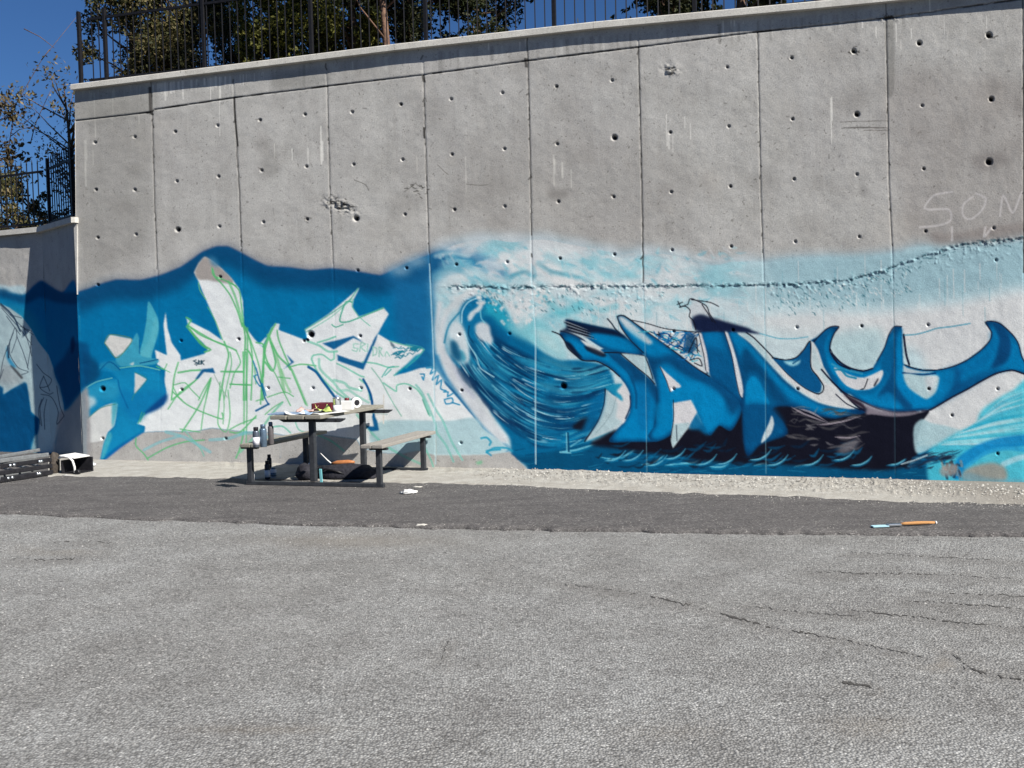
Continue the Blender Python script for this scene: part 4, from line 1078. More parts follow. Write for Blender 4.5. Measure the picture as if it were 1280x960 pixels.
    rg = np.random.default_rng(77)
    for i in range(26):
        x = rg.uniform(900, 1060); y = 505 + rg.uniform(0, 105) * (1080 - x) / 180
        stroke(k3([(x, y), (x + 20, y - 8), (x + 36, y + 4), (x + 55, y - 12)]), .9, (20, 120, 150), .8, .4)
    poly(k3([(895, 460), (925, 490), (930, 512), (900, 492)]), (90, 110, 125), .6, .9)
    # small blue tag on the right of the white
    for pts in ([(70, 640), (110, 640), (95, 680), (130, 660), (110, 720), (150, 690), (135, 750), (170, 720), (165, 780), (200, 790), (185, 800), (215, 800), (210, 830), (245, 810)], [(30, 680), (55, 680), (50, 720), (40, 700)], [(190, 850), (240, 840), (245, 870), (200, 880), (190, 850)], [(240, 870), (290, 885)]):
        stroke(k4(pts), 1.5, (20, 128, 180), .85, .6)
    for pts in ([(435, 575), (470, 570), (500, 600), (490, 620)], [(470, 670), (520, 640), (600, 640), (640, 660)], [(500, 690), (470, 660), (560, 650)]):
        stroke(k5(pts), 2, (30, 140, 180), .8, 1)
    # faint mint word
    for pts in ([(680, 480), (650, 480), (650, 505), (680, 510), (670, 530), (640, 520)], [(700, 470), (690, 530)], [(700, 470), (730, 480), (700, 500), (730, 530)], [(745, 480), (740, 530)], [(780, 500), (780, 560)], [(780, 500), (805, 510), (800, 550), (780, 555)], [(820, 500), (820, 565)], [(820, 500), (840, 510), (825, 530), (845, 560)], [(860, 560), (870, 530), (890, 560)]):
        stroke(k3(pts), 1.2, (150, 200, 185), .9, .5)
    # tiny dark letters on the white band
    for pts in ([(775, 693), (755, 700), (780, 712), (765, 722)], [(790, 695), (788, 715), (775, 730)], [(795, 700), (790, 722), (802, 722), (805, 698)], [(812, 696), (810, 722)], [(828, 696), (812, 710), (826, 724)]):
        stroke(k2(pts), 1.0, (20, 60, 80), .95, .35)
    # white painted cross mark seen behind the table
    stroke(px([(479.5, 494), (479.5, 529)]), 1.6, (214, 212, 206), .95, .5)
    stroke(px([(461, 516), (484, 518)]), .9, (150, 180, 180), .7, .6)
    # smudges at the left edge
    stroke(l1([(395, 60), (400, 200), (405, 420)]), 1.6, (120, 170, 180), .5, 1)

def paint_left_wall():
    C = 4
    poly([(-90, 356), (-40, 360), (0, 361), (14, 364), (31, 367), (42, 357), (52, 350.6), (62.5, 357), (77, 365), (97, 366), (97, 640), (-90, 640)], (2, 108, 165), .8, 1, 1)
    poly([(-90, 352), (0, 356), (10, 358), (28, 357), (33, 362), (28, 369), (10, 367), (-90, 366)], (180, 204, 212), 1.6, .95, 1)
    poly([(-90, 362), (0, 361), (14, 366), (31, 369), (42, 357), (52, 350.6), (62.5, 357), (77, 365), (97, 366), (97, 380), (70, 378), (50, 372), (30, 380), (0, 372), (-90, 372)], (8, 70, 118), 2, .9, 1)
    poly([(-90, 375), (20, 382), (45, 400), (60, 440), (40, 420), (0, 395), (-90, 390)], (50, 150, 180), 5, .5)
    # pale creature with inked lines
    body = n4([(-300, 520), (-100, 540), (0, 572), (60, 600), (130, 650), (190, 730), (230, 800), (290, 880), (320, 960)]) + n5([(335, 250), (360, 300), (385, 420), (380, 500), (350, 560), (330, 640), (330, 700), (230, 700), (222, 560), (235, 500), (205, 470), (185, 452), (160, 290), (130, 290), (70, 320), (20, 352), (0, 300), (-100, 360), (-300, 340)])
    poly(body, (170, 192, 198), .6, 1, C, smooth=False)
    poly(n5([(360, 450), (400, 440), (490, 330), (530, 330), (530, 760), (330, 760), (340, 560)]), (150, 148, 150), 1.5, .9, 1)
    poly(n5([(325, 200), (350, 290), (385, 400), (395, 440), (480, 340), (530, 260), (530, 60), (440, 40), (380, 130)]), (4, 66, 116), 2, .8, 1)
    poly(n5([(440, 0), (425, 30), (430, 110), (450, 60)]), (4, 40, 84), 1, .8)
    poly(n5([(0, 300), (20, 312), (20, 352), (70, 322), (130, 285), (160, 285), (185, 452), (200, 475), (235, 500), (228, 580), (190, 640), (180, 700), (100, 715), (0, 700), (-200, 700), (-300, 340)]), (4, 74, 126), 1.0, 1, 1)
    poly(n5([(30, 165), (60, 180), (130, 250), (125, 285), (60, 290), (10, 290), (-40, 250)]), (156, 160, 162), 4, .6)
    stroke(n5([(70, 180), (100, 215), (130, 250)]), 3, (50, 50, 56), .7, 2)
    poly(n5([(42, 60), (60, 130), (100, 190), (60, 170), (38, 120)]), (40, 130, 180), 1, .9)
    for pts in (n5([(40, 90), (70, 0), (90, -50), (100, 10), (70, 100)]), n5([(0, 250), (20, 140), (50, 60), (80, -20)]), n5([(60, 20), (60, 110), (110, 190), (170, 215), (130, 232)]), n5([(100, 0), (140, 100), (170, 200)]), n5([(140, -60), (175, 60), (190, 120)]),
                n5([(190, 0), (180, 90), (165, 190)]), n4([(0, 580), (60, 640), (140, 720), (200, 760)]), n4([(10, 600), (80, 680), (130, 740), (190, 820)]), n4([(40, 650), (90, 720), (120, 760)]), n4([(130, 660), (60, 640)]), n4([(120, 710), (190, 740)]),
                n5([(220, 170), (260, 220), (310, 260), (290, 300), (240, 310)]), n5([(262, 240), (240, 310), (300, 350), (320, 340)]), n5([(262, 240), (300, 330)]), n5([(245, 350), (300, 360), (330, 400), (350, 460), (340, 530), (385, 480)]),
                n5([(262, 370), (240, 430), (250, 540)]), n5([(280, 380), (265, 460), (268, 560)]), n5([(250, 380), (232, 440), (240, 530)]), n5([(340, 300), (360, 420), (385, 480)]), n5([(20, 200), (0, 260)])):
        stroke(pts, .8, (50, 60, 78), .7, .4, None)
    for pts in (n4([(5, 575), (80, 650), (120, 740)]), n5([(48, 60), (52, 130)])):
        stroke(pts, 1.6, (30, 50, 76), .8, .5)
    poly(n5([(200, 620), (222, 590), (232, 700), (185, 712)]), (150, 178, 184), 1, .9)
    poly([(-90, 565), (0, 566), (40, 569), (97, 570), (97, 640), (-90, 640)], (140, 138, 130), 2, .9, 1)

def paint_marks():
    # pale lime runs, rust and grime on the bare concrete: list of (x, y0, y1, width)
    W = (205, 203, 198)
    rg = np.random.default_rng(8)
    runs = [(118, 117, 172, 1.5), (114, 117, 125, 1.2), (141, 114, 145, 1.2), (140, 145, 158, .8), (106, 176, 232, 3.0), (107, 176, 200, 3.5), (116, 188, 206, 1.2), (143, 114, 120, 1.5), (174, 140, 155, 1),
            (192, 108, 135, 1.6), (190, 108, 125, 1), (207, 104, 125, 2.5), (214, 104, 116, 2), (229, 102, 124, 2.4), (224, 103, 112, 2), (263, 98, 127, 1.4), (275, 97, 126, 2.2), (274, 126, 170, 1), (282, 97, 106, 2), (270, 97, 108, 3.5), (256, 99, 106, 3), (240, 101, 108, 2),
            (401, 158, 205, 1.6), (402, 178, 200, 4.5), (343, 180, 198, 1.2), (385, 185, 205, 1.2), (365, 186, 200, 1.2), (521, 196, 216, 1.4), (582, 196, 240, 1.4), (441, 78, 86, 1.6), (611, 55, 62, 1.6), (650, 53, 64, 1.4), (657, 50, 58, 1.2),
            (692, 194, 232, 1.6), (693, 200, 216, 3), (703, 204, 222, 2.2), (714, 212, 234, 1.2), (833, 143, 182, 1.2), (836, 168, 186, 2.0), (841, 170, 190, 1.2), (856, 146, 160, 1.2), (863, 155, 174, 1.2), (904, 27, 45, 1.6), (914, 26, 36, 1.4), (918, 26, 32, 1.4), (929, 26, 30, 1),
            (1039, 122, 150, 3.0), (1039, 150, 180, 1.4), (1078, 25, 35, 1.4), (1095, 34, 47, 1.4), (1120, 30, 52, 1.4), (1139, 36, 48, 1.3), (1126, 50, 64, 1), (1162, 0, 14, 1.6), (1180, 20, 45, .8), (1233, 20, 36, 1)]
    for x, a, b, w_ in runs:
        stroke([(x, a), (x + (b - a) * .022, b)], w_ * 1.1, W, .85, 1.0, None, False)
        stroke([(x, a), (x + (b - a) * .022, b)], w_ * .4, (222, 220, 214), .6, .4)
    for i in range(60):
        x = rg.uniform(100, 330); y = 119 - (x - 94) * .107
        stroke([(x, y - 3), (x + .1, y + rg.uniform(2, 14))], rg.uniform(.7, 1.6), W, .7, .6)
    for i in range(90):
        x = rg.uniform(330, 1180); y = 93 - (x - 330) * .095
        L = rg.uniform(6, 20)
        stroke([(x, y - 6), (x + .2, y + L)], rg.uniform(1.0, 5), (92, 90, 86) if rg.random() < .6 else W, rg.uniform(.12, .32), 1.5)
    # fine dirt and scratches
    for i in range(70):
        x = rg.uniform(110, 1290); y = rg.uniform(60, 250); L = rg.uniform(15, 70)
        stroke([(x, y), (x + L * .02, y + L)], rg.uniform(1, 6), W if rg.random() < .6 else (120, 117, 112), rg.uniform(.1, .28), 2.5, None, True)
    for i in range(1300):
        x = rg.uniform(100, 1290); y = rg.uniform(10, 335)
        a = rg.uniform(0, 3.14); L = rg.gamma(1.2, 1.3)
        stroke([(x, y), (x + L * math.cos(a), y + L * math.sin(a))], rg.uniform(.3, 1.0), (62, 60, 56) if rg.random() < .8 else (200, 198, 194), rg.uniform(.2, .7), .5)
    for i in range(46):
        x = rg.uniform(120, 1280); y = rg.uniform(60, 300); r = rg.uniform(8, 30)
        poly([(x - r, y), (x, y - r * .7), (x + r, y), (x, y + r * .8)], (120, 116, 112) if rg.random() < .6 else (178, 174, 168), r * .35, .3)
    # scratched lines
    for pts in (l8([(380, 640 - 720), (600, 640 - 720)]), [(1050, 152.5), (1110, 151)], [(1052, 160.5), (1075, 159), (1110, 160)], [(1080, 163), (1110, 163)], [(583, 230), (598, 231.5), (610, 231)], [(443, 225), (457, 231), (461, 238)], [(505, 240), (515, 233), (520, 228)], [(547, 206), (555, 214), (560, 218)]):
        stroke(pts, .7, (80, 77, 72), .8, .4)
    # darker patch right of joint, reddish grime above the sky band, dark stain below a tie hole
    poly([(1165, 290), (1190, 292), (1240, 283), (1330, 275), (1330, 298), (1235, 305), (1190, 308), (1167, 302)], (128, 118, 114), 3, .55)
    poly([(1106, 27), (1117, 26), (1118, 110), (1110, 120), (1108, 80)], (108, 107, 102), 1.2, .5)
    poly([(684, 238), (712, 238), (705, 248), (690, 250)], (105, 101, 98), 3, .5)
    poly([(1213, 195), (1250, 190), (1260, 205), (1225, 214)], (112, 108, 106), 4, .5)
    poly([(330, 195), (345, 190), (350, 215), (328, 222)], (120, 118, 114), 3, .35)
    poly([(96, 118), (190, 108), (190, 140), (98, 152)], (132, 131, 124), 4, .4)
    poly([(98, 150), (180, 142), (188, 300), (120, 352), (98, 360)], (126, 124, 118), 10, .35)
    poly([(345, 92), (410, 85), (410, 106), (345, 112)], (118, 118, 114), 3, .4)
    poly([(1110, 100), (1200, 90), (1290, 120), (1290, 300), (1140, 300)], (128, 120, 116), 16, .35)
    poly([(560, 180), (760, 170), (900, 220), (800, 310), (600, 290)], (136, 131, 126), 20, .25)
    # chalky letters high on the right
    SC = (192, 188, 187)
    for pts in ([(1190, 240), (1168, 244), (1156, 258), (1160, 262), (1186, 262), (1188, 276), (1172, 282), (1150, 284)], [(1216, 246), (1204, 256), (1204, 270), (1214, 274), (1228, 262), (1232, 248), (1220, 242)],
                [(1250, 270), (1254, 244), (1266, 266), (1278, 240), (1284, 268)], [(1190, 284), (1190, 300)], [(1232, 284), (1230, 296), (1240, 284)]):
        stroke(pts, 2.2, SC, .8, 1.2)

paint_marks(); paint_sea(); paint_wave(); paint_right_letters(); paint_left_letters(); paint_left_wall()

# ------------------------------------------------------------------ wall features measured on the photograph
JOINTS = [[(188.7, 95), (190, 118), (193, 239), (196.7, 342), (199, 450), (202, 600)], [(292, 95), (292.5, 122), (299, 237), (301.7, 315), (305, 420), (309, 600)], [(407, 70), (408.7, 105), (412.5, 240), (416.2, 332), (419, 430), (422, 600)],
          [(528.6, 60), (529.5, 93), (533.7, 239), (536, 310), (541, 417), (542.2, 452), (545, 600)], [(659, 45), (660, 77), (663.7, 239), (665, 355), (669.5, 417), (669.4, 518), (670, 600)],
          [(797, 30), (798, 59), (802.5, 239), (804, 350), (806, 400), (809, 620)], [(946, 10), (947, 41), (951, 239), (954.5, 340), (956.6, 419), (956.8, 512), (958, 630)],
          [(1107, -20), (1107.5, 25), (1111, 225), (1115, 305), (1117.5, 405), (1118.4, 500), (1119, 630)], [(1278, -20), (1278.7, 20), (1279.5, 239), (1280, 640)]]
JN = [(np.array([p[1] for p in j], float), np.array([p[0] for p in j], float)) for j in JOINTS]
def jx(i, y): return np.interp(y, JN[i][0], JN[i][1])
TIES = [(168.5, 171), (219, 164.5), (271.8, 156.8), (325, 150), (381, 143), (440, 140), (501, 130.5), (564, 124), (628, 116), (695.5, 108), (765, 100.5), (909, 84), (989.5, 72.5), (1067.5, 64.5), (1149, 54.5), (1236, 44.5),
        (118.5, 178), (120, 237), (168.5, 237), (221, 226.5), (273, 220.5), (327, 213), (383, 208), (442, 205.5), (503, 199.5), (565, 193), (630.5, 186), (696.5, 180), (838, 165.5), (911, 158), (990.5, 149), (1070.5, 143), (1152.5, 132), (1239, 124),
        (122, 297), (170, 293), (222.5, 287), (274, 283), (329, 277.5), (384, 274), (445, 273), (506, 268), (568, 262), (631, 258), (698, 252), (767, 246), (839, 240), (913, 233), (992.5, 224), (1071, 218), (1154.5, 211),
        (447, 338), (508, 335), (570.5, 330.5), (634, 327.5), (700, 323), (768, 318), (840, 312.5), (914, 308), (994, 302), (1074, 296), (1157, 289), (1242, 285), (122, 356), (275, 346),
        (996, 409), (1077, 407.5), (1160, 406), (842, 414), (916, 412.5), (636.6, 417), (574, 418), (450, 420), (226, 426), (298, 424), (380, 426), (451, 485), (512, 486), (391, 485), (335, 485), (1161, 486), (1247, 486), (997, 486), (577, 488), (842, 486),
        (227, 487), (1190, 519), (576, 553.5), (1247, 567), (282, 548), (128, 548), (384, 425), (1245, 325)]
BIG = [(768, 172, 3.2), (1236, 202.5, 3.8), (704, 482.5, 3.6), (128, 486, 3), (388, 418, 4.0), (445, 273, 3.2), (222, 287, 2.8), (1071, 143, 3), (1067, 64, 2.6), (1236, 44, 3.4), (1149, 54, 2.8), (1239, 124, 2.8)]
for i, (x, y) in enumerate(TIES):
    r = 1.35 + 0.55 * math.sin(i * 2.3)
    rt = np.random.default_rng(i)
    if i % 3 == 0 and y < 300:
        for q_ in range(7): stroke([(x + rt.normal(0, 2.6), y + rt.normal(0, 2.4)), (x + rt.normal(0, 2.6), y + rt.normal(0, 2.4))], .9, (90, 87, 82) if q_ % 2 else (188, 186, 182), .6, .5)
    poly([(x + math.cos(a_) * r * rt.uniform(.6, 1.35), y + math.sin(a_) * r * rt.uniform(.6, 1.35)) for a_ in np.arange(0, 6.2, .9)], (26, 25, 28), .4, .95)  # dark centre painted in, adding to the shade inside the tie hole
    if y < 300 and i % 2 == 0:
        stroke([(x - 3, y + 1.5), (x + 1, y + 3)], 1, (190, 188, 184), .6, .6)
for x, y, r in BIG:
    poly([(x - r, y), (x - r * .3, y - r), (x + r, y - r * .4), (x + r * .7, y + r), (x - r * .4, y + r * .8)], (18, 17, 20), .5, .97)  # larger holes get their inner shade painted dark as well
BEAM = np.array([(94, 151), (190, 140), (193, 137), (297, 121.5), (410, 107.5), (530, 93.5), (660, 76), (798, 59), (947, 40), (1107, 23), (1262, 1), (1400, -18)], float)
def beam_y(x): return np.interp(x, BEAM[:, 0], BEAM[:, 1])
LIFT = np.array([(210, 366), (250, 361), (300, 362), (420, 363), (560, 358.5), (640, 359.5), (700, 358.5), (800, 357.5), (900, 357), (1000, 355), (1060, 350), (1110, 336), (1160, 318), (1200, 306), (1280, 297), (1400, 290)], float)
def lift_y(x): return np.interp(x, LIFT[:, 0], LIFT[:, 1])
# dark crumb marks along the pour line
rg0 = np.random.default_rng(4)
for i in range(330):
    x = rg0.uniform(560, 1285); y = lift_y(x) + rg0.normal(0, 1.2)
    if x > 1000 and rg0.random() < .5: y += abs(rg0.normal(0, 5))
    a = rg0.uniform(-.8, .8)
    stroke([(x - 1.5 * math.cos(a), y - 1.5 * math.sin(a)), (x + 2 * math.cos(a), y + 2 * math.sin(a))], rg0.uniform(.5, 1.3), (60, 96, 110), .65, .4)
for i in range(300):
    if i % 3: x = rg0.uniform(960, 1140); y = lift_y(x) + rg0.uniform(3, 38)
    else: x = rg0.uniform(600, 830); y = lift_y(x) + rg0.uniform(2, 34)
    a = rg0.uniform(.4, 1.4)
    stroke([(x, y), (x + 3 * math.cos(a), y + 3 * math.sin(a))], rg0.uniform(.5, 1.2), (50, 100, 116) if rg0.random() < .5 else (214, 220, 220), .7, .4)
# honeycombed patches
for cx_, cy_, rx_, ry_, n_ in ((838, 88, 9, 6, 46), (425, 258, 20, 9, 80), (1109, 22, 16, 3, 40), (1068, 65, 6, 4, 16), (520, 235, 16, 9, 30), (1236, 46, 7, 5, 18)):
    for i in range(n_):
        x = cx_ + rg0.normal(0, rx_ * .45); y = cy_ + rg0.normal(0, ry_ * .45) + (x - cx_) * (.3 if cx_ < 600 else 0)
        stroke([(x, y), (x + rg0.uniform(1, 4), y + rg0.uniform(-2, 2))], rg0.uniform(.5, 1.3), (52, 50, 46) if i % 3 else (196, 194, 188), .8, .4)
# formwork joints read as thin dark or paint-bridged lines
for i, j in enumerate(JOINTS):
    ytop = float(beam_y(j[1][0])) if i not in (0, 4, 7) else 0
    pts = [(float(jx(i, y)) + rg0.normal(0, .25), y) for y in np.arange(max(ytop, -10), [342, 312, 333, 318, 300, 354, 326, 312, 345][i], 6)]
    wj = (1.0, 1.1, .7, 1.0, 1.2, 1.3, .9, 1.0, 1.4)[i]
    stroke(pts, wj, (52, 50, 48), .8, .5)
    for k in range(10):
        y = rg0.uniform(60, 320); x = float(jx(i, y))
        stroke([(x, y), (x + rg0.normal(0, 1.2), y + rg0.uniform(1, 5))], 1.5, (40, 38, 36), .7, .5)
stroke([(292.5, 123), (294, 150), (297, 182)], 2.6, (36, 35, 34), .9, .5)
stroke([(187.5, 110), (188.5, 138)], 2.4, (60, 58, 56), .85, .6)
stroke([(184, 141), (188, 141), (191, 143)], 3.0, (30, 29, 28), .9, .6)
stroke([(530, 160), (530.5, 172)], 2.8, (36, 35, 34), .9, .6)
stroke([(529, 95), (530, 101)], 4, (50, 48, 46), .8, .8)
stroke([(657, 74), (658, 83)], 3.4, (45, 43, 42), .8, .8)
for a, b in ((3, 540), (4, 669.5)):
    stroke([(float(jx(a, y)), y) for y in range(330, 590, 10)], 1.1, (190, 220, 228), .8, .4)
for a in (5, 6, 7):
    stroke([(float(jx(a, y)), y) for y in range(362, 600, 10)], .7, (60, 90, 104) if a == 7 else (120, 170, 186), .6, .4)
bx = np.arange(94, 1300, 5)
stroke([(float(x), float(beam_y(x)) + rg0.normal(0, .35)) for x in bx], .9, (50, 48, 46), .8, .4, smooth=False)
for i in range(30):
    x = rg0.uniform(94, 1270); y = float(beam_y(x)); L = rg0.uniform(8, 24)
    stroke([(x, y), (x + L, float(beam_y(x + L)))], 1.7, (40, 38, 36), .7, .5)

# ------------------------------------------------------------------ build the wall faces as real relief carrying the paint
_sat = np.clip(RGB[..., 2] - RGB[..., 0], 0, 200)
RGB[..., 1] += _sat * .022; RGB[..., 2] -= _sat * .015     # this spray blue leans to cyan
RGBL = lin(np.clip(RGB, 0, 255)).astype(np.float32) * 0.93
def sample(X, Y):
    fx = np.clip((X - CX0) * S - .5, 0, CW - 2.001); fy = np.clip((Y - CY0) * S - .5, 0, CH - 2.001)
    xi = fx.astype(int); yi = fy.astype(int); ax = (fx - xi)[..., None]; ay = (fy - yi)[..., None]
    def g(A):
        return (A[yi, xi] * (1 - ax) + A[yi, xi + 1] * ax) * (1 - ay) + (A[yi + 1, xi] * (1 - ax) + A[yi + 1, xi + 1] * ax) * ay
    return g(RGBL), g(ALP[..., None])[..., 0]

def relief(X, Y):
    """metres outward (+) from the nominal face"""
    h, w = X.shape
    d = (noise2(h, w, 90, 91, 3) - .5) * 0.012 + (noise2(h, w, 9, 92, 2) - .5) * 0.003
    for i in range(len(JOINTS)):
        dx = np.abs(X - jx(i, Y))
        dep = np.where(Y < 352, .004, .0015)
        d -= dep * np.exp(-(dx / 1.0) ** 2)
    d -= .006 * np.exp(-((Y - beam_y(X)) / 1.0) ** 2)
    d += .006 * (Y < beam_y(X))
    # uneven pour line: upper lift overhangs a little, crumbs below
    ly = lift_y(X); n1 = noise2(h, w, 4, 93, 2) - .5
    act = np.clip((X - 540) / 40, 0, 1)
    d += act * n1 * .018 * np.exp(-((Y - ly) / 2.6) ** 2)
    d += act * np.clip(n1 - .12, 0, 1) * .022 * np.exp(-(np.clip(Y - ly, 0, 99) / 22) ** 2) * ((Y > ly)) * ((X > 960) | (X < 830))
    d += act * .004 * (Y < ly)
    for x, y, r in [(x, y, 1.7) for x, y in TIES] + BIG:
        xi = np.searchsorted(X[0], x); yi = int(np.argmin(np.abs(Y[:, min(xi, w - 1)] - y)))
        x0, x1, y0, y1 = max(0, xi - 10), min(w, xi + 10), max(0, yi - 10), min(h, yi + 10)
        rr = np.hypot(X[y0:y1, x0:x1] - x, Y[y0:y1, x0:x1] - y)
        d[y0:y1, x0:x1] -= (.03 if r < 2 else .045) * np.exp(-(rr / r) ** 4)
    for cx_, cy_, rx_, ry_ in ((838, 88, 9, 6), (425, 258, 18, 8), (1109, 22, 16, 3)):
        g = np.exp(-((X - cx_) / rx_) ** 2 - ((Y - cy_ - (X - cx_) * (.3 if cx_ < 600 else 0)) / ry_) ** 2)
        d += g * n1 * .05
    return d

def relief_mesh(P, X, Y, offset_n, cell_cls, names, parent, labels):
    """P: positions (h,w,3); split quads by cell_cls into separate objects"""
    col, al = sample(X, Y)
    h, w = X.shape
    idx = np.arange(h * w).reshape(h, w)
    q = np.stack([idx[:-1, :-1], idx[1:, :-1], idx[1:, 1:], idx[:-1, 1:]], -1).reshape(-1, 4)
    cc = cell_cls.reshape(-1)
    V = P.reshape(-1, 3); C4 = np.concatenate([col, al[..., None]], -1).reshape(-1, 4).astype(np.float32)
    out = []
    for c in np.unique(cc):
        f = q[cc == c]
        used, inv = np.unique(f.ravel(), return_inverse=True)
        o = mesh_np(names[c], V[used], inv.reshape(-1, 4), M_WALL, parent, smooth=True)
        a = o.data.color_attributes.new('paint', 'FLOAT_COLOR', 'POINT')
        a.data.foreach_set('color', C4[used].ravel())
        if labels.get(c): o['label'] = labels[c]
        out.append(o)
    return out

xs = np.concatenate([np.arange(94.0, 1296, 1.0), np.arange(1300, 1760, 8.0)])
def top_y(x):            # underside of the coping
    return np.interp(x, [88, 640, 1180, 1745], [112.0, 44.5, -4.5, -62]) + 1.0
def edge_x(y):           # left end of the wall, butting against the return wall
    return np.interp(y, [110, 365, 430, 600], [93.7, 95.4, 97.6, 104.4])
ROWS = 590
vv = np.linspace(0, 1, ROWS)
bot = 576 + (xs - 106) * (606 - 576) / (1280 - 106) + 4
Y = top_y(xs)[None] * (1 - vv[:, None]) + bot[None] * vv[:, None]
X = np.repeat(xs[None], ROWS, 0)
# bend the first columns onto the leaning end
k = np.clip((130 - X) / 36, 0, 1)
X = X + k * (edge_x(Y) - 94)
Pw = on_wall(X, Y)
dz = relief(X, Y)
Pw = Pw - dz[..., None] * np.array(WN[:])
Xc = (X[:-1, :-1] + X[1:, 1:]) / 2; Yc = (Y[:-1, :-1] + Y[1:, 1:]) / 2
pan = np.zeros(Xc.shape, int)
for i in range(len(JOINTS)):
    pan += (Xc > jx(i, Yc))
pan = np.where(Xc > 1450, 10, pan)
ci = CLS[np.clip(((Yc - CY0) * S).astype(int), 0, CH - 1), np.clip(((Xc - CX0) * S).astype(int), 0, CW - 1)]
cls = np.where(Yc < beam_y(Xc), 20 + np.clip(pan // 3, 0, 3), pan)
cls = np.where((Xc > 1320) & (Yc > lift_y(Xc)), 30, cls)
cls = np.where((ci == 1) & (Xc <= 1320), 30, cls)
cls = np.where(ci == 2, 31, cls); cls = np.where((ci == 3) & (Xc <= 1320), 32, cls)
cls = np.where((Yc > 530) & (Xc < 660) & (ci == 0), 33, cls)
names = {i: 'concrete_panel' for i in range(12)}
names.update({20: 'top_band', 21: 'top_band', 22: 'top_band', 23: 'top_band', 30: 'wave_mural', 31: 'graffiti_lettering', 32: 'graffiti_lettering', 33: 'wall_foot'})
labels = {30: 'blue sea and curling wave painted along the lower wall', 31: 'unfinished white lettering with green sketch lines and a teal letter', 32: 'finished blue pointed lettering with black shading below', 33: 'bare concrete strip below the white lettering'}
wall = thing('retaining_wall', 'tall grey concrete retaining wall with a blue wave mural and graffiti along its lower half', 'wall')
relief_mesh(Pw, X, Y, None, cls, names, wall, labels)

# wall body behind the faces
def quad_prism(name, pts, z0, z1, m, parent=None):
    return MB().prism(pts, z0, z1).build(name, m, parent)
TOPZ = [wp(x, float(top_y(x))).z for x in (110, 640, 1200)]
WL = wp(106, 580); WL.z = 0
WLt = wp(94, 118.5)
Ltot = (wp(1750, 560) - A_).dot(WT)
s0 = min((wp(94, 119) - A_).dot(WT), (wp(106, 578) - A_).dot(WT))
sTop = (wp(94, 119) - A_).dot(WT); sBot = (wp(106, 580) - A_).dot(WT)
HT = float(np.mean(TOPZ))
# end cap and core follow the leaning end
bm = bmesh.new()
zt = [wp(x, float(top_y(x))).z for x in (94, 320, 640, 960, 1280, 1745)]
ss = [(wp(x, float(top_y(x))) - A_).dot(WT) for x in (94, 320, 640, 960, 1280, 1745)]
fr = []; bk = []
prof = list(zip(ss, zt))
ring_top_f = [bm.verts.new(A_ + WT * s_ + WN * 0.07 + Vector((0, 0, z - .005))) for s_, z in prof]
ring_top_b = [bm.verts.new(A_ + WT * s_ + WN * 0.38 + Vector((0, 0, z - .005))) for s_, z in prof]
ring_bot_f = [bm.verts.new(A_ + WT * (sBot if i == 0 else s_) + WN * 0.07 + Vector((0, 0, -.3))) for i, (s_, z) in enumerate(prof)]
ring_bot_b = [bm.verts.new(A_ + WT * (sBot if i == 0 else s_) + WN * 0.38 + Vector((0, 0, -.3))) for i, (s_, z) in enumerate(prof)]
n = len(prof)
for i in range(n - 1):
    bm.faces.new((ring_top_f[i], ring_top_f[i + 1], ring_top_b[i + 1], ring_top_b[i]))
    bm.faces.new((ring_bot_f[i], ring_bot_f[i + 1], ring_top_f[i + 1], ring_top_f[i]))
    bm.faces.new((ring_top_b[i], ring_top_b[i + 1], ring_bot_b[i + 1], ring_bot_b[i]))
bm.faces.new((ring_top_f[0], ring_top_b[0], ring_bot_b[0], ring_bot_f[0]))
bm.faces.new((ring_top_f[-1], ring_top_b[-1], ring_bot_b[-1], ring_bot_f[-1]))
bmesh.ops.recalc_face_normals(bm, faces=bm.faces)
me = bpy.data.meshes.new('wall_core'); bm.to_mesh(me); bm.free(); me.materials.append(M_CON)
link('wall_core', me, wall)
# closing strip between relief and core at the left end
yy = np.linspace(112, 579, 60)
pe = on_wall(edge_x(yy), yy)
Vs = np.concatenate([pe + np.array(WN[:]) * -.004, pe + np.array(WN[:]) * .08]); nn = len(yy)
mesh_np('end_face', Vs, [(i, i + 1, nn + i + 1, nn + i) for i in range(nn - 1)], M_CON, wall)

# ------------------------------------------------------------------ coping of the tall wall
cope_x = [88, 232, 493, 742, 1020, 1400, 1745]
def cope_edge(x, off):  # lower front edge (photo) then unprojected at plane moved toward the camera
    return on_plane(x, off, A_ - WN * 0.075, WN)
for a, b in zip(cope_x, cope_x[1:]):
    mb = bmesh.new()
    A2, B2 = a + .15, b - .15
    vs = []
    for x in (A2, B2):
        yl = float(np.interp(x, [88, 640, 1180, 1745], [112.0, 44.5, -4.5, -62]))
        pf = Vector(cope_edge(x, yl).tolist())
        s_ = (pf - A_).dot(WT)
        z0 = pf.z; H = .072
        for dn, dz_ in ((-.075, 0), (-.075, H - .008), (-.067, H), (.42, H), (.42, 0)):
            vs.append(mb.verts.new(A_ + WT * s_ + WN * dn + Vector((0, 0, z0 + dz_))))
    for i in range(5):
        mb.faces.new((vs[i], vs[(i + 1) % 5], vs[5 + (i + 1) % 5], vs[5 + i]))
    mb.faces.new(vs[:5]); mb.faces.new(list(reversed(vs[5:])))
    bmesh.ops.recalc_face_normals(mb, faces=mb.faces)
    me = bpy.data.meshes.new('coping_slab'); mb.to_mesh(me); mb.free(); me.materials.append(M_COPE)
    link('coping_slab', me, wall)
COPE = lambda x: Vector(cope_edge(x, float(np.interp(x, [88, 640, 1180, 1745], [112.0, 44.5, -4.5, -62]))).tolist())

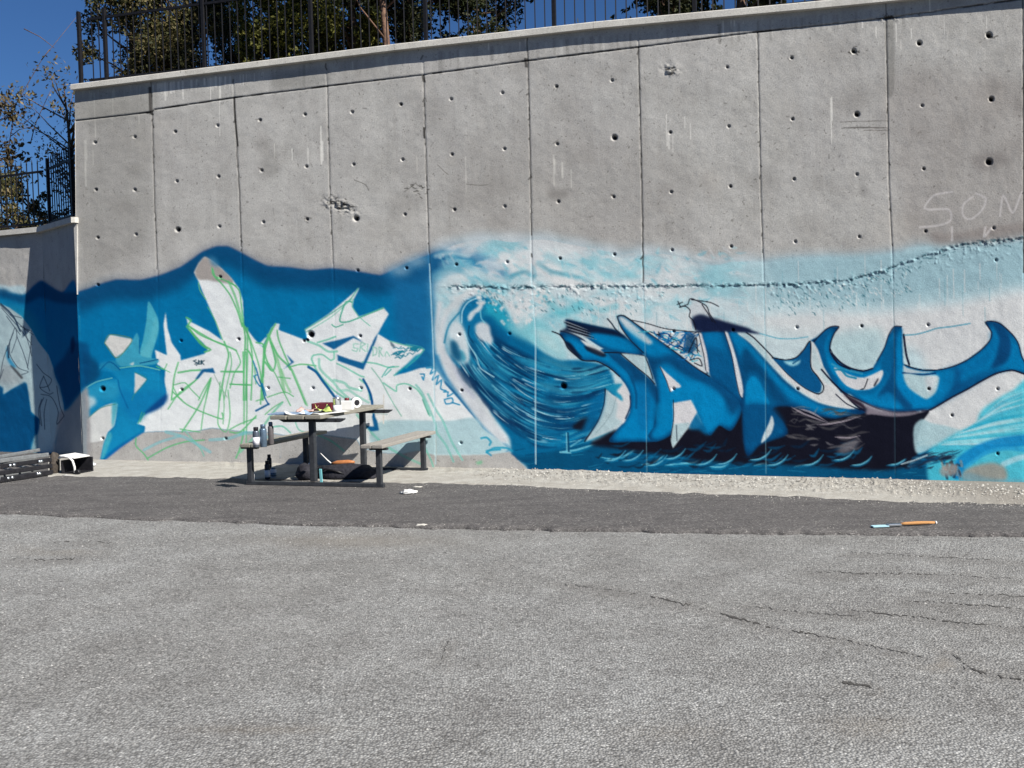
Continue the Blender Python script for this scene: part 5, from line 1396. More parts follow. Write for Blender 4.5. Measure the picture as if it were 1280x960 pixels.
# ------------------------------------------------------------------ lower wall at the left: return piece and lit piece
Hh = lambda x: 428 - (x - 640) * ROLL * 1.0
PR = on_plane(92, 300, A_ - WN * .02, WN); PR = Vector(PR.tolist()); PR.z = 0       # front corner of the return
dR = 1200 * 1.5 / 137.5
def at_depth(x, yv, D):
    d = rays(x, yv); return Vector((d * (D / d[..., 1])).tolist()) + Vector((0, 0, EYE))
R0 = at_depth(98.5, 430, PR.y); R0.z = 0
R1 = at_depth(58.5, 430, PR.y + .95); R1.z = 0
R2 = at_depth(-60, 430, PR.y + 1.75); R2.z = 0
LOWH = at_depth(90, 279, PR.y).z
low = thing('low_wall', 'lower concrete wall stepping back at the left end, shaded beside the tall wall, with a pale painted creature', 'wall')
def face_strip(Pa, Pb, xa, xb, nx, ny, nm, lab):
    n_ = Vector((-(Pb - Pa).normalized().y, (Pb - Pa).normalized().x, 0))
    xs_ = np.linspace(xa, xb, nx)
    ys_t = np.linspace(0, 1, ny)
    # columns are equally placed in the photo along the base line of this face
    pts = on_plane(xs_, np.full(nx, 430.), Pa, n_)
    X_ = np.zeros((ny, nx)); Y_ = np.zeros((ny, nx)); P_ = np.zeros((ny, nx, 3))
    for j in range(nx):
        P_[:, j, 0] = pts[j, 0]; P_[:, j, 1] = pts[j, 1]
        P_[:, j, 2] = LOWH * (1 - ys_t) + -.1 * ys_t
    # photo coordinates of those points, to look the paint up
    r_ = P_ - np.array([0, 0, EYE])
    zc = r_[..., 1] * cp - r_[..., 2] * sp
    uu = r_[..., 0] / zc * F; vv_ = -(r_[..., 1] * sp + r_[..., 2] * cp) / zc * F
    X_ = 640 + uu * cr + vv_ * sr; Y_ = 480 - uu * sr + vv_ * cr
    nz = (noise2(ny, nx, 20, 7, 3) - .5) * .01
    P_ -= nz[..., None] * np.array(n_[:]) * 1.0
    Xc_ = (X_[:-1, :-1] + X_[1:, 1:]) / 2; Yc_ = (Y_[:-1, :-1] + Y_[1:, 1:]) / 2
    c_ = CLS[np.clip(((Yc_ - CY0) * S).astype(int), 0, CH - 1), np.clip(((Xc_ - CX0) * S).astype(int), 0, CW - 1)].astype(int)
    c_[c_ == 2] = 1
    relief_mesh(P_, X_, Y_, None, c_, {0: nm, 1: 'wave_mural', 4: 'creature_painting'}, low, lab)
face_strip(R1, R0, 58.5, 98.4, 90, 330, 'concrete_panel', {})
face_strip(R2, R1, -60, 58.4, 200, 330, 'concrete_panel', {4: 'pale long-necked creature inked in black lines'})
# bodies and end face
dn = (R0 - R1).normalized(); nR = Vector((-dn.y, dn.x, 0)); dl = (R1 - R2).normalized(); nL = Vector((-dl.y, dl.x, 0))
endw = .30
bR0 = R0 + WT * .02; 
core = [R0 + nR * .02 - dn * .05, R1 + nR * .02, R1 + nL * .3 + nR * .1, R0 - WT * .05 + WN * .25, R0 - WT * .05 + WN * .04]
quad_prism('return_core', [(p.x, p.y) for p in core], -.1, LOWH - .003, M_CON, low)
zq = at_depth(99, 368, PR.y).z
mb = MB(); va = [(0, 0), (.05, 0), (.05, .2), (0, .2)]
lo_v = [mb.bm.verts.new(R0 + WT * (a * .15) + WN * b + Vector((0, 0, zq))) for a, b in va]; hi_v = [mb.bm.verts.new(R0 + WT * a * 1.1 + WN * b + Vector((0, 0, LOWH - .002))) for a, b in va]
for i in range(4): mb.bm.faces.new((lo_v[i], lo_v[(i + 1) % 4], hi_v[(i + 1) % 4], hi_v[i]))
mb.bm.faces.new(lo_v); mb.bm.faces.new(list(reversed(hi_v))); mb.build('end_face', M_CON, low)
core = [R2 + nL * .02, R1 + nL * .02 - dl * .01, R1 + nL * .3, R2 + nL * .3]
quad_prism('wall_core', [(p.x, p.y) for p in core], -.1, LOWH - .003, M_CON, low)
mb = MB()
cps = [R0 - nR * .05 + dn * .05, R0 + WT * .07 - WN * .05, R0 + WT * .07 + WN * .25, R1 + nL * .34 + nR * .2, R1 - nR * .03 - nL * .05]
mb.prism([(p.x, p.y) for p in cps], LOWH, LOWH + .075); mb.build('coping_slab', M_COPE, low)
mb = MB(); cps = [R1 - nR * .032 - nL * .05, R1 + nL * .338 + nR * .19, R2 + nL * .338, R2 - nL * .05]
mb.prism([(p.x, p.y) for p in cps], LOWH + .002, LOWH + .077); mb.build('coping_slab', M_COPE, low)

# ------------------------------------------------------------------ ground
def curve_pts(pts, step=12):
    a = np.array(pts, float)
    xs_ = np.arange(a[0, 0], a[-1, 0] + step, step)
    return xs_, np.interp(xs_, a[:, 0], a[:, 1])

MBs = [(-1500, 620), (-400, 632), (0, 641), (100, 645), (200, 649), (400, 655), (640, 660), (870, 664), (1100, 667), (1280, 669), (1800, 678), (2600, 690)]
APR = [(-700, 588), (100, 595.5), (250, 597), (500, 603), (600, 605), (700, 610), (850, 616), (1000, 621), (1130, 627), (1200, 628), (1280, 631), (1700, 642)]
# parking lot: fine grid where it is close, then a far sheet
GX = np.linspace(-9, 9, 361); GY = np.linspace(-2, 9.4, 361)
gx, gy = np.meshgrid(GX, GY)
def to_photo(P_):
    r_ = P_ - np.array([0, 0, EYE])
    zc = np.maximum(r_[..., 1] * cp - r_[..., 2] * sp, .05)
    uu = r_[..., 0] / zc * F; vv_ = -(r_[..., 1] * sp + r_[..., 2] * cp) / zc * F
    return 640 + uu * cr + vv_ * sr, 480 - uu * sr + vv_ * cr
CR = [[(1085, 771), (1000, 764), (940, 757)], [(1280, 724), (1180, 718), (1080, 716), (1000, 714)], [(1280, 760), (1200, 754), (1130, 750)], [(1290, 784), (1200, 777), (1140, 770), (1060, 762)],
      [(1160, 822), (1060, 800), (960, 782), (880, 760), (800, 742), (700, 728)], [(1290, 850), (1240, 842), (1210, 832), (1195, 818)], [(1050, 852), (1080, 856), (1094, 862)], [(1290, 702), (1180, 696), (1060, 690)],
      [(140, 678), (100, 677), (60, 679)], [(100, 698), (50, 699), (10, 698)], [(560, 800), (554, 815), (550, 830)], [(1290, 745), (1150, 740)], [(1180, 812), (1200, 824), (1206, 836)]]
cw = [(1.2), 1.6, 1.8, 1.8, 2.0, 2.6, 2.6, 1.0, 1.4, 1.6, 1.6, 1.0, 6]
P0 = np.stack([gx, gy, gx * 0], -1)
gz = (noise2(361, 361, 60, 1, 3) - .5) * .02
P0[..., 2] = gz - .004
par = mesh_np('parking_lot', P0.reshape(-1, 3), [(r * 361 + c, r * 361 + c + 1, (r + 1) * 361 + c + 1, (r + 1) * 361 + c) for r in range(360) for c in range(360)], M_GRAVEL, None, True)
tag(par, kind='structure')
at_ = par.data.color_attributes.new('paint', 'FLOAT_COLOR', 'POINT')
# worn stains and dusty patches stored on the sheet
uu, vv_ = to_photo(P0)
col = np.zeros((361, 361, 4), np.float32); col[..., :3] = (.16, .14, .115)
def blob(cx_, cy_, rx_, ry_, a): 
    col[..., 3] = np.maximum(col[..., 3], a * np.exp(-((uu - cx_) / rx_) ** 2 - ((vv_ - cy_) / ry_) ** 2))
blob(440, 676, 110, 9, .45); blob(70, 688, 60, 8, .3); blob(330, 912, 90, 5, .35); blob(1090, 908, 60, 14, .3); blob(840, 915, 60, 10, .2); blob(1180, 830, 30, 10, .45)
for pts_, w_ in zip(CR, cw):
    for (xa_, ya_), (xb_, yb_) in zip(pts_[:-1], pts_[1:]):
        t_ = np.clip(((uu - xa_) * (xb_ - xa_) + (vv_ - ya_) * (yb_ - ya_)) / ((xb_ - xa_) ** 2 + (yb_ - ya_) ** 2), 0, 1)
        dy = vv_ - (ya_ + t_ * (yb_ - ya_)) - 3.5; dx_ = uu - (xa_ + t_ * (xb_ - xa_))
        k_a = np.exp(-(dy / 4.5) ** 2 - (dx_ / 9) ** 2)
        col[..., :3] = np.where((k_a > .15)[..., None], np.array((.115, .11, .105), np.float32), col[..., :3])
        col[..., 3] = np.maximum(col[..., 3], .42 * k_a)
at_.data.foreach_set('color', col.ravel())
Z_ = 2500.
far = MB()
for (x0, x1, y0, y1) in ((-Z_, -9, -Z_, Z_), (9, Z_, -Z_, Z_), (-9, 9, -Z_, -2), (-9, 9, 9.4, Z_)):
    v_ = [far.bm.verts.new((x, y, -.012)) for x, y in ((x0, y0), (x1, y0), (x1, y1), (x0, y1))]
    far.bm.faces.new(v_)
tag(far.build('ground', M_GRAVEL), kind='structure')
# cracks and ruts: narrow ragged grooves of dark binder lying in the surface
mbm = bmesh.new()
rgc = np.random.default_rng(6)
for pts, w_ in zip(CR, cw):
    cpts = crom(pts, step=3) if len(pts) > 2 else [(pts[0][0] + (pts[1][0] - pts[0][0]) * t, pts[0][1] + (pts[1][1] - pts[0][1]) * t) for t in np.linspace(0, 1, 24)]
    prev = None
    for i, p in enumerate(cpts):
        q = gp(p[0], p[1] + rgc.normal(0, .8), 0)
        hw = w_ * .0046 * rgc.gamma(1.6, .55) * math.sin(math.pi * min(1, max(.08, i / len(cpts))))
        ji = int(np.clip(round((q.x + 9) / 18 * 360), 0, 360)); ki = int(np.clip(round((q.y + 2) / 11.4 * 360), 0, 360)); gz_ = float(P0[ki, ji, 2]) + .0025
        a_ = mbm.verts.new((q.x, q.y - hw - .001, gz_)); b_ = mbm.verts.new((q.x + .004, q.y + hw + .001, gz_))
        if prev and rgc.random() > (.12 if math.sin(i * .21 + pts[0][0]) > -.3 else .7): mbm.faces.new((prev[0], a_, b_, prev[1]))
        prev = (a_, b_)
me = bpy.data.meshes.new('cracks'); mbm.to_mesh(me); mbm.free()
me.materials.append(simple('dark_binder', (.05, .048, .046), .95, 0, .3, 60))
tag(link('cracks', me), kind='stuff', label='thin dark cracks running across the pale gravelly asphalt', cat='crack')

# loose stone chips proud of the surface, close to the camera
rgs = np.random.default_rng(12)
NS = 26000
sx = rgs.uniform(-5.5, 5.5, NS); sy = 2.2 + (rgs.random(NS) ** .8) * 6.2
ok = (np.abs(sx) < sy * .62) 
sx, sy = sx[ok], sy[ok]; NS = len(sx)
r = rgs.uniform(.0035, .0085, NS); an = rgs.uniform(0, 6.28, NS)
tet = np.array([[1, 0, 0], [0, 1, 0], [-1, 0, 0], [0, -1, 0], [0.1, 0.1, .9]])
V = np.zeros((NS, 5, 3))
jit = rgs.uniform(.55, 1.25, (NS, 5, 1))
T = tet[None] * jit
V[..., 0] = sx[:, None] + r[:, None] * (T[..., 0] * np.cos(an)[:, None] - T[..., 1] * np.sin(an)[:, None])
V[..., 1] = sy[:, None] + r[:, None] * (T[..., 0] * np.sin(an)[:, None] + T[..., 1] * np.cos(an)[:, None])
gi = np.clip(((sy + 2) / 11.4 * 360).astype(int), 0, 360); gj = np.clip(((sx + 9) / 18 * 360).astype(int), 0, 360)
V[..., 2] = (P0[gi, gj, 2])[:, None] - .001 + r[:, None] * T[..., 2] * .9
fb = np.array([[0, 1, 4], [1, 2, 4], [2, 3, 4], [3, 0, 4]])
Fc = (np.arange(NS)[:, None, None] * 5 + fb[None]).reshape(-1, 3)
t = NT('stone_chip'); gr = t.n('ShaderNodeNewGeometry').outputs['Random Per Island']
t.base(t.ramp(gr, [(0, (.07, .07, .07)), (.5, (.18, .18, .178)), (.85, (.24, .24, .235)), (1, (.36, .355, .345))])); t.rough(.85)
tag(mesh_np('gravel', V.reshape(-1, 3), Fc, t.done()), kind='stuff', label='loose pale stone chips scattered over the asphalt lot', cat='gravel')

# dark asphalt strip, 15 mm proud with a ragged front edge
xs1, ys1 = curve_pts(MBs, 4)
rag = (noise2(1, len(xs1), 5, 3, 3)[0] - .5) * 3.2
fe = on_ground(xs1, ys1 + rag, .015)
ff = fe.copy(); ff[:, 2] = -.01
bkp = fe + np.array([.316 * 8, .949 * 8, 0]) * 1.0
NXA = len(xs1)
rows = [ff, fe] + [fe * (1 - t) + bkp * t for t in (.02, .1, .3, 1)]
V = np.concatenate(rows)
Fq = [(r_ * NXA + i, r_ * NXA + i + 1, (r_ + 1) * NXA + i + 1, (r_ + 1) * NXA + i) for r_ in range(len(rows) - 1) for i in range(NXA - 1)]
asp = mesh_np('asphalt_path', V, Fq, M_ASPH, None, False); tag(asp, kind='structure')

# crumbled mortar apron against the wall foot
UPP = [(60, 572), (107, 577.5), (200, 577), (307, 577.5), (420, 581), (542, 584), (659, 586), (700, 586.5), (820, 592), (938, 595.8), (1117, 599), (1201, 604.5), (1280, 609), (1500, 616)]
xa, ya = curve_pts([(60, 0), (1500, 0)], 2)
yu = np.interp(xa, [p[0] for p in UPP], [p[1] for p in UPP]); yl = np.interp(xa, [p[0] for p in APR], [p[1] for p in APR])
n1 = noise2(1, len(xa), 9, 31, 3)[0] - .5
up_ = on_wall(xa, yu + (noise2(1, len(xa), 3, 30, 2)[0] - .5) * 2.0)
lo_ = on_ground(xa, yl + n1 * 3.4, .017)
NR_ = 26
rows = []
nz = noise2(NR_, len(xa), (4, 3), 33, 3); nz2 = noise2(NR_, len(xa), (2.2, 2), 34, 1)
for k_ in range(NR_):
    t_ = k_ / (NR_ - 1)
    p = up_ * (1 - t_) + lo_ * t_
    zz = up_[:, 2] * (1 - t_) ** 2.2 + .019 * (1 - (1 - t_) ** 2.2)
    rough_ = np.clip((xa - 480) / 300, .25, 1)
    zz = zz + (nz[k_] - .35) * .035 * rough_ * math.sin(math.pi * min(1, t_ * 1.05 + .02)) ** .6 + np.clip(nz2[k_] - .7, 0, 1) * .06 * rough_ * (t_ < .8) * (t_ > .05)
    zz = np.maximum(zz, .024)
    if k_ == NR_ - 1: zz = np.full_like(zz, .014)
    p[:, 2] = zz
    if k_ == 0: p = p + np.array(WN[:]) * .03
    rows.append(p)
V = np.concatenate(rows); NXA = len(xa)
Fq = [(r_ * NXA + i, (r_ + 1) * NXA + i, (r_ + 1) * NXA + i + 1, r_ * NXA + i + 1) for r_ in range(NR_ - 1) for i in range(NXA - 1)]
apr = mesh_np('mortar_apron', V, Fq, M_RUB, None, False); tag(apr, kind='structure')
# small rubble crumbs
NS = 2600
ux = rgs.uniform(600, 1290, NS); tt = rgs.random(NS) ** 1.3
ux = np.where(rgs.random(NS) < .08, rgs.uniform(110, 600, NS), ux)
uy = np.interp(ux, [p[0] for p in UPP], [p[1] for p in UPP]) * (1 - tt) + np.interp(ux, [p[0] for p in APR], [p[1] for p in APR]) * tt + rgs.uniform(0, 4, NS)
pp = on_ground(ux, uy, .03)
r = rgs.uniform(.005, .017, NS) * (1.1 - .6 * tt) * np.where(ux < 600, .5, 1)
V = np.zeros((NS, 5, 3)); an = rgs.uniform(0, 6.28, NS)
T = tet[None] * rgs.uniform(.5, 1.3, (NS, 5, 1))
V[..., 0] = pp[:, 0, None] + r[:, None] * (T[..., 0] * np.cos(an)[:, None] - T[..., 1] * np.sin(an)[:, None])
V[..., 1] = pp[:, 1, None] + r[:, None] * (T[..., 0] * np.sin(an)[:, None] + T[..., 1] * np.cos(an)[:, None])
V[..., 2] = .012 + .03 * (1 - tt)[:, None] + r[:, None] * T[..., 2]
Fc = (np.arange(NS)[:, None, None] * 5 + fb[None]).reshape(-1, 3)
t = NT('mortar_crumb'); gr = t.n('ShaderNodeNewGeometry').outputs['Random Per Island']
t.base(t.ramp(gr, [(0, (.14, .13, .12)), (.5, (.27, .26, .24)), (1, (.42, .41, .38))])); t.rough(.9)
tag(mesh_np('rubble', V.reshape(-1, 3), Fc, t.done()), kind='stuff', label='crumbs of pale mortar lying along the foot of the mural', cat='rubble')

NS = 1300
ux = rgs.uniform(-100, 1400, NS); dd_ = rgs.gamma(1.1, 7, NS)
uy = np.interp(ux, [p[0] for p in MBs], [p[1] for p in MBs]) - dd_
ok = rgs.random(NS) < .5
uy = np.where(ok, uy, np.interp(ux, [p[0] for p in APR], [p[1] for p in APR]) + rgs.gamma(1.2, 5, NS) + 1)
pp = on_ground(ux, uy, .0155); r = rgs.uniform(.002, .006, NS)
V = np.zeros((NS, 5, 3)); an = rgs.uniform(0, 6.28, NS); T = tet[None] * rgs.uniform(.5, 1.3, (NS, 5, 1))
V[..., 0] = pp[:, 0, None] + r[:, None] * (T[..., 0] * np.cos(an)[:, None] - T[..., 1] * np.sin(an)[:, None])
V[..., 1] = pp[:, 1, None] + r[:, None] * (T[..., 0] * np.sin(an)[:, None] + T[..., 1] * np.cos(an)[:, None])
V[..., 2] = .0145 + r[:, None] * T[..., 2]
tag(mesh_np('grit', V.reshape(-1, 3), (np.arange(NS)[:, None, None] * 5 + fb[None]).reshape(-1, 3), bpy.data.materials['mortar_crumb']), kind='stuff', label='loose grit strewn along both edges of the dark asphalt strip', cat='grit')

# upper ground behind the walls
zb = COPE(400).z - .12
e0 = A_ + WT * (sTop + .05) + WN * .37; e1 = A_ + WT * (Ltot) + WN * .37
q = [e0, e1, e1 + WN * 60, e0 + WN * 60]
mb = MB(); mb.prism([(p.x, p.y) for p in q], -.2, zb - .03); tag(mb.build('upper_terrace', M_EARTH), kind='structure')
q = [R2 + nL * .28 - dl * 8, R1 + nL * .28, e0 + WN * .6 - WT * .2, e0 + WN * 60 - WT * .02, e0 + WN * 60 - WT * 40]
mb = MB(); mb.prism([(p.x, p.y) for p in q], -.2, LOWH - .1); tag(mb.build('lower_terrace', M_EARTH), kind='structure')

# ------------------------------------------------------------------ iron fences
def fence(name, label, P_a, P_b, posts, bar_gap, h, rail_lo, rail_hi, thin=.006, post=.022, top_spikes=.1, first_extra=None):
    """bars at real spacing between two points on a coping; P_a/P_b give the base line"""
    f = thing(name, label, 'fence', P_a, 0)
    d = P_b - P_a; L = d.length; d.normalize(); ang = math.atan2(d.y, d.x)
    def loc(s_, z): return d * s_ + Vector((0, 0, z))
    for s_ in posts:
        MB().box(loc(s_, h * .5 + .01), (post * 2, post * 2, h + .02), ang, .003).build('post', M_IRON, f)
    slope = math.asin(max(-1, min(1, d.z)))
    for z in (rail_lo, rail_hi):
        m_ = MB(); c = loc(L / 2, z)
        m_.box(c, (L, .022, .03), ang, 0, 0, -slope); m_.build('rail', M_IRON, f)
    proto = None; s_ = bar_gap * .6
    while s_ < L:
        if min(abs(s_ - q_) for q_ in posts) > bar_gap * .35:
            if proto is None:
                m_ = MB(); m_.box((0, 0, (h - .02) / 2 + .03), (thin * 2, thin * 2, h - .08)); m_.lathe([(.011, 0), (.008, .03), (.001, .075)], (0, 0, h - .02), 6)
                proto = m_.build('bar', M_IRON, f); o = proto
            else:
                o = proto.copy(); COL.objects.link(o); o.parent = f
            o.location = loc(s_, 0)
        s_ += bar_gap
    return f
fa = COPE(96) + WN * .24 + Vector((0, 0, .072)); fb_ = COPE(1700) + WN * .24 + Vector((0, 0, .072))
dd = (fb_ - fa).normalized()
def s_at(x):    # where the sight line through photo x meets the fence line
    p = on_plane(x, 60, fa, WN); return (Vector(p.tolist()) - fa).dot(dd)
fence('iron_fence', 'long black iron railing standing on the coping of the tall mural wall', fa, fb_, [s_at(x) for x in (101, 133, 256, 390, 533, 693, 868, 1060, 1280, 1500)], .118, 1.02, .1, .92)
lb = Vector((0, 0, LOWH + .077))
fence('iron_fence', 'short black iron railing on the shaded return of the low wall', R1 + nR * .12 + lb - Vector((0, 0, .002)), R0 + nR * .12 + lb - Vector((0, 0, .002)) + dn * .05, [0.0, .98], .092, 1.0, .08, .86)
fence('iron_fence', 'black iron railing on the sunlit low wall at the far left', R2 + nL * .12 + lb, R1 + nL * .12 + lb - dl * .06, [.06, .9], .112, .98, .08, .84)

# ------------------------------------------------------------------ trees and shrubs
def leaf_mesh(centres, size, rg, name, m, parent, flat=0.3, aspect=1.8):
    n_ = len(centres)
    a = rg.normal(size=(n_, 3)); a /= np.linalg.norm(a, axis=1)[:, None]
    b = rg.normal(size=(n_, 3)); b -= (a * b).sum(1)[:, None] * a; b /= np.linalg.norm(b, axis=1)[:, None]
    s = size * rg.uniform(.6, 1.35, (n_, 1))
    c = np.cross(a, b)
    P_ = np.stack([centres - a * s * .5 * aspect, centres + b * s * .42 + c * s * .1, centres + a * s * .5 * aspect, centres - b * s * .42 + c * s * .1], 1)
    return mesh_np(name, P_.reshape(-1, 3), np.arange(n_ * 4).reshape(-1, 4), m, parent)

def tree(name, label, base, height, crown_r, crown_lo, m, bark, seed, nleaf=9000, leaf=.05, kind='broad', trunk=.07, clumps=26, group=None, lean=(0, 0)):
    rg = np.random.default_rng(seed)
    t = thing(name, label, 'tree' if 'shrub' not in name and 'bush' not in name else 'shrub', base, 0, group)
    mb = MB()
    tops = Vector((lean[0], lean[1], height * .93))
    pts = [Vector((0, 0, -.15))] + [Vector((lean[0] * k + rg.normal(0, .02) * height * .3, lean[1] * k + rg.normal(0, .02) * height * .3, height * .93 * k)) for k in (.25, .5, .75, 1)]
    mb.tube(pts, [trunk * 1.2, trunk, trunk * .75, trunk * .5, trunk * .15], 8)
    cl = []
    for i in range(clumps):
        z = rg.uniform(crown_lo, height)
        if kind == 'cone':
            rr = crown_r * (1 - .75 * ((z - crown_lo) / (height - crown_lo)) ** 1.5)
        else:
            q_ = (z - crown_lo) / (height - crown_lo); rr = crown_r * math.sqrt(max(.05, 1 - (2 * q_ - 1) ** 2 * .8))
        a = rg.uniform(0, 6.28); d = rr * math.sqrt(rg.uniform(.1, 1))
        c = np.array([math.cos(a) * d + lean[0] * z / height, math.sin(a) * d + lean[1] * z / height, z]); cl.append(c)
        z0 = max(.1, z - rg.uniform(.3, .8) * crown_r); k = z0 / height
        p0 = Vector((lean[0] * k, lean[1] * k, z0))
        mid = (p0 + Vector(c)) / 2 + Vector((rg.normal(0, .04), rg.normal(0, .04), rg.uniform(-.02, .08)))
        mb.tube([p0, mid, Vector(c)], [trunk * .32, trunk * .2, trunk * .06], 5)
    mb.build('trunk', bark, t)
    per = nleaf // clumps; P_ = []
    for c in cl:
        rc = crown_r * rg.uniform(.22, .42)
        q_ = rg.normal(size=(per, 3)); q_ /= np.linalg.norm(q_, axis=1)[:, None]
        q_ *= (rg.random((per, 1)) ** .45) * rc
        if kind == 'cone': q_[:, 2] *= 1.5
        P_.append(q_ + c)
        # thin twigs of leaves reaching past the clump
        for j in range(2):
            dr = rg.normal(size=3); dr[2] += .4; dr /= np.linalg.norm(dr)
            k_ = rg.random((per // 12, 1)); P_.append(c + dr * k_ * rc * 1.7 + rg.normal(0, rc * .06, (per // 12, 3)))
    P_ = np.concatenate(P_); P_ = P_[P_[:, 2] > .02]
    leaf_mesh(P_, leaf, rg, 'crown', m, t)
    return t
def behind(x, back_, zz=None):
    p = on_plane(x, 40, A_ + WN * (.38 + back_), WN); v = Vector(p.tolist()); v.z = zb - .03 if zz is None else zz
    return v
TR = 'trees behind the railing of the tall wall'
tree('evergreen_tree', 'dull green and brown evergreen behind the left end of the tall railing', behind(165, 1.6), 3.2, .85, .1, M_MIXED, M_BARK, 1, 18000, .036, group=TR, clumps=44)
tree('evergreen_tree', 'dark brownish green evergreen second from the left along the tall wall', behind(235, 1.9), 4.2, 1.0, .1, M_MIXED, M_BARK, 2, 26000, .036, group=TR, clumps=54)
tree('evergreen_tree', 'dark evergreen between the brownish tree and the olive cypresses', behind(300, 2.0), 4.5, .8, .0, M_DARKLEAF, M_BARK, 3, 24000, .036, 'cone', group=TR, clumps=54)
tree('cypress_tree', 'leftmost of the three olive green cypresses above the wall', behind(342, 1.3), 4.2, .55, .0, M_OLIVE, M_BARK, 4, 24000, .036, 'cone', clumps=60, group=TR)
tree('cypress_tree', 'middle olive green cypress of the three above the wall', behind(392, 1.35), 4.4, .58, .0, M_OLIVE, M_BARK, 5, 24000, .036, 'cone', clumps=60, group=TR)
tree('cypress_tree', 'olive green cypress standing left of the bare reddish trunk', behind(440, 1.3), 4.3, .55, .0, M_OLIVE, M_BARK, 6, 24000, .036, 'cone', clumps=60, group=TR)
tree('pine_tree', 'pine with a bare reddish trunk leaning right behind the railing', behind(487, .9), 4.5, 1.3, 1.4, M_DARKLEAF, M_BARKP, 7, 18000, .038, trunk=.048, group=TR, lean=(-.28, 0), clumps=30)
tree('evergreen_tree', 'nearly black loose tree just right of the bare reddish trunk', behind(515, 2.2), 4.0, .95, .0, M_DARKLEAF, M_BARK, 8, 27000, .038, group=TR, clumps=40)
tree('evergreen_tree', 'blackish feathery tree left of the open blue sky gap', behind(600, 2.4), 4.2, .8, .0, M_DARKLEAF, M_BARK, 9, 19000, .042, group=TR, clumps=34)
tree('evergreen_tree', 'blackish dense tree right of the open blue sky gap', behind(830, 2.2), 4.0, .82, .15, M_DARKLEAF, M_BARK, 10, 17000, .042, group=TR, clumps=40)
tree('evergreen_tree', 'dark tree whose lowest twigs just show above the coping at the top right', behind(925, 2.0), 3.6, .7, .1, M_DARKLEAF, M_BARK, 14, 7000, .05, group=TR, clumps=30)
def lowbase(x, D, zz=None):
    v = at_depth(x, 300, D); v.z = LOWH - .1 if zz is None else zz; return v
tree('autumn_tree', 'thin half-bare tree with dry leaves beside the left end of the tall wall', lowbase(100, 17.5), 3.4, 1.0, 1.2, M_AUTUMN, M_BARK, 21, 2000, .042, trunk=.05, clumps=40, lean=(-.15, 0))
tree('russet_tree', 'tree with russet brown leaves at the far left edge', lowbase(-12, 17.0), 3.1, .62, 1.0, M_RED, M_BARK, 22, 900, .06, trunk=.05, clumps=26)
tree('garden_shrub', 'dense green shrub behind the sunlit low wall railing', lowbase(10, 16.6), 1.35, .55, .0, M_MIXED, M_BARK, 23, 3400, .042, trunk=.03, clumps=34)
tree('garden_shrub', 'dull green shrub in the middle behind the low wall railing', lowbase(38, 17.2), 1.5, .38, .0, M_MIXED, M_BARK, 24, 2000, .04, trunk=.03, clumps=26)
tree('garden_shrub', 'sparse brown shrub beside the end of the tall wall', lowbase(84, 17.0), .95, .5, .0, M_AUTUMN, M_BARK, 25, 700, .04, trunk=.02, clumps=24)
# long bare twigs reaching over the low wall
tw = MB(); rgt = np.random.default_rng(5)
b0 = lowbase(30, 17.3)
def sky_pt(x, y, D=17.3): return at_depth(x, y, D)
for pts in ([(8, 200), (20, 130), (52, 75), (95, 22)], [(52, 75), (62, 62)], [(10, 150), (30, 155), (46, 140)], [(38, 180), (44, 155), (60, 120), (66, 108)], [(30, 26 + 10), (50, 46), (68, 60)], [(14, 170), (24, 162), (42, 158)]):
    tw.tube([sky_pt(x, y) - b0 for x, y in pts], [.009, .007, .005, .003][:len(pts)], 5)
ts = thing('bare_sapling', 'long bare twigs crossing the blue sky left of the tall wall', 'sapling', b0)
tw.tube([(0, 0, -.1), sky_pt(8, 200) - b0], [.02, .012], 6)
tw.build('twig', M_BARK, ts)
# dry weeds behind the coping
rgw = np.random.default_rng(15); n_ = 7000
xw = rgw.uniform(105, 960, n_)
base = np.array([fa[:]]) + np.array(dd[:])[None] * (rgw.random((n_, 1)) ** 1.0 * s_at(900)) + np.array(WN[:]) * rgw.uniform(.14, .7, (n_, 1))
hh = rgw.gamma(2.0, .035, n_)
base[:, 2] += rgw.random(n_) * hh - .03
tag(leaf_mesh(base, .035, rgw, 'weeds', M_MIXED, None), kind='stuff', label='low dry weeds growing along the back of the coping', cat='weeds')

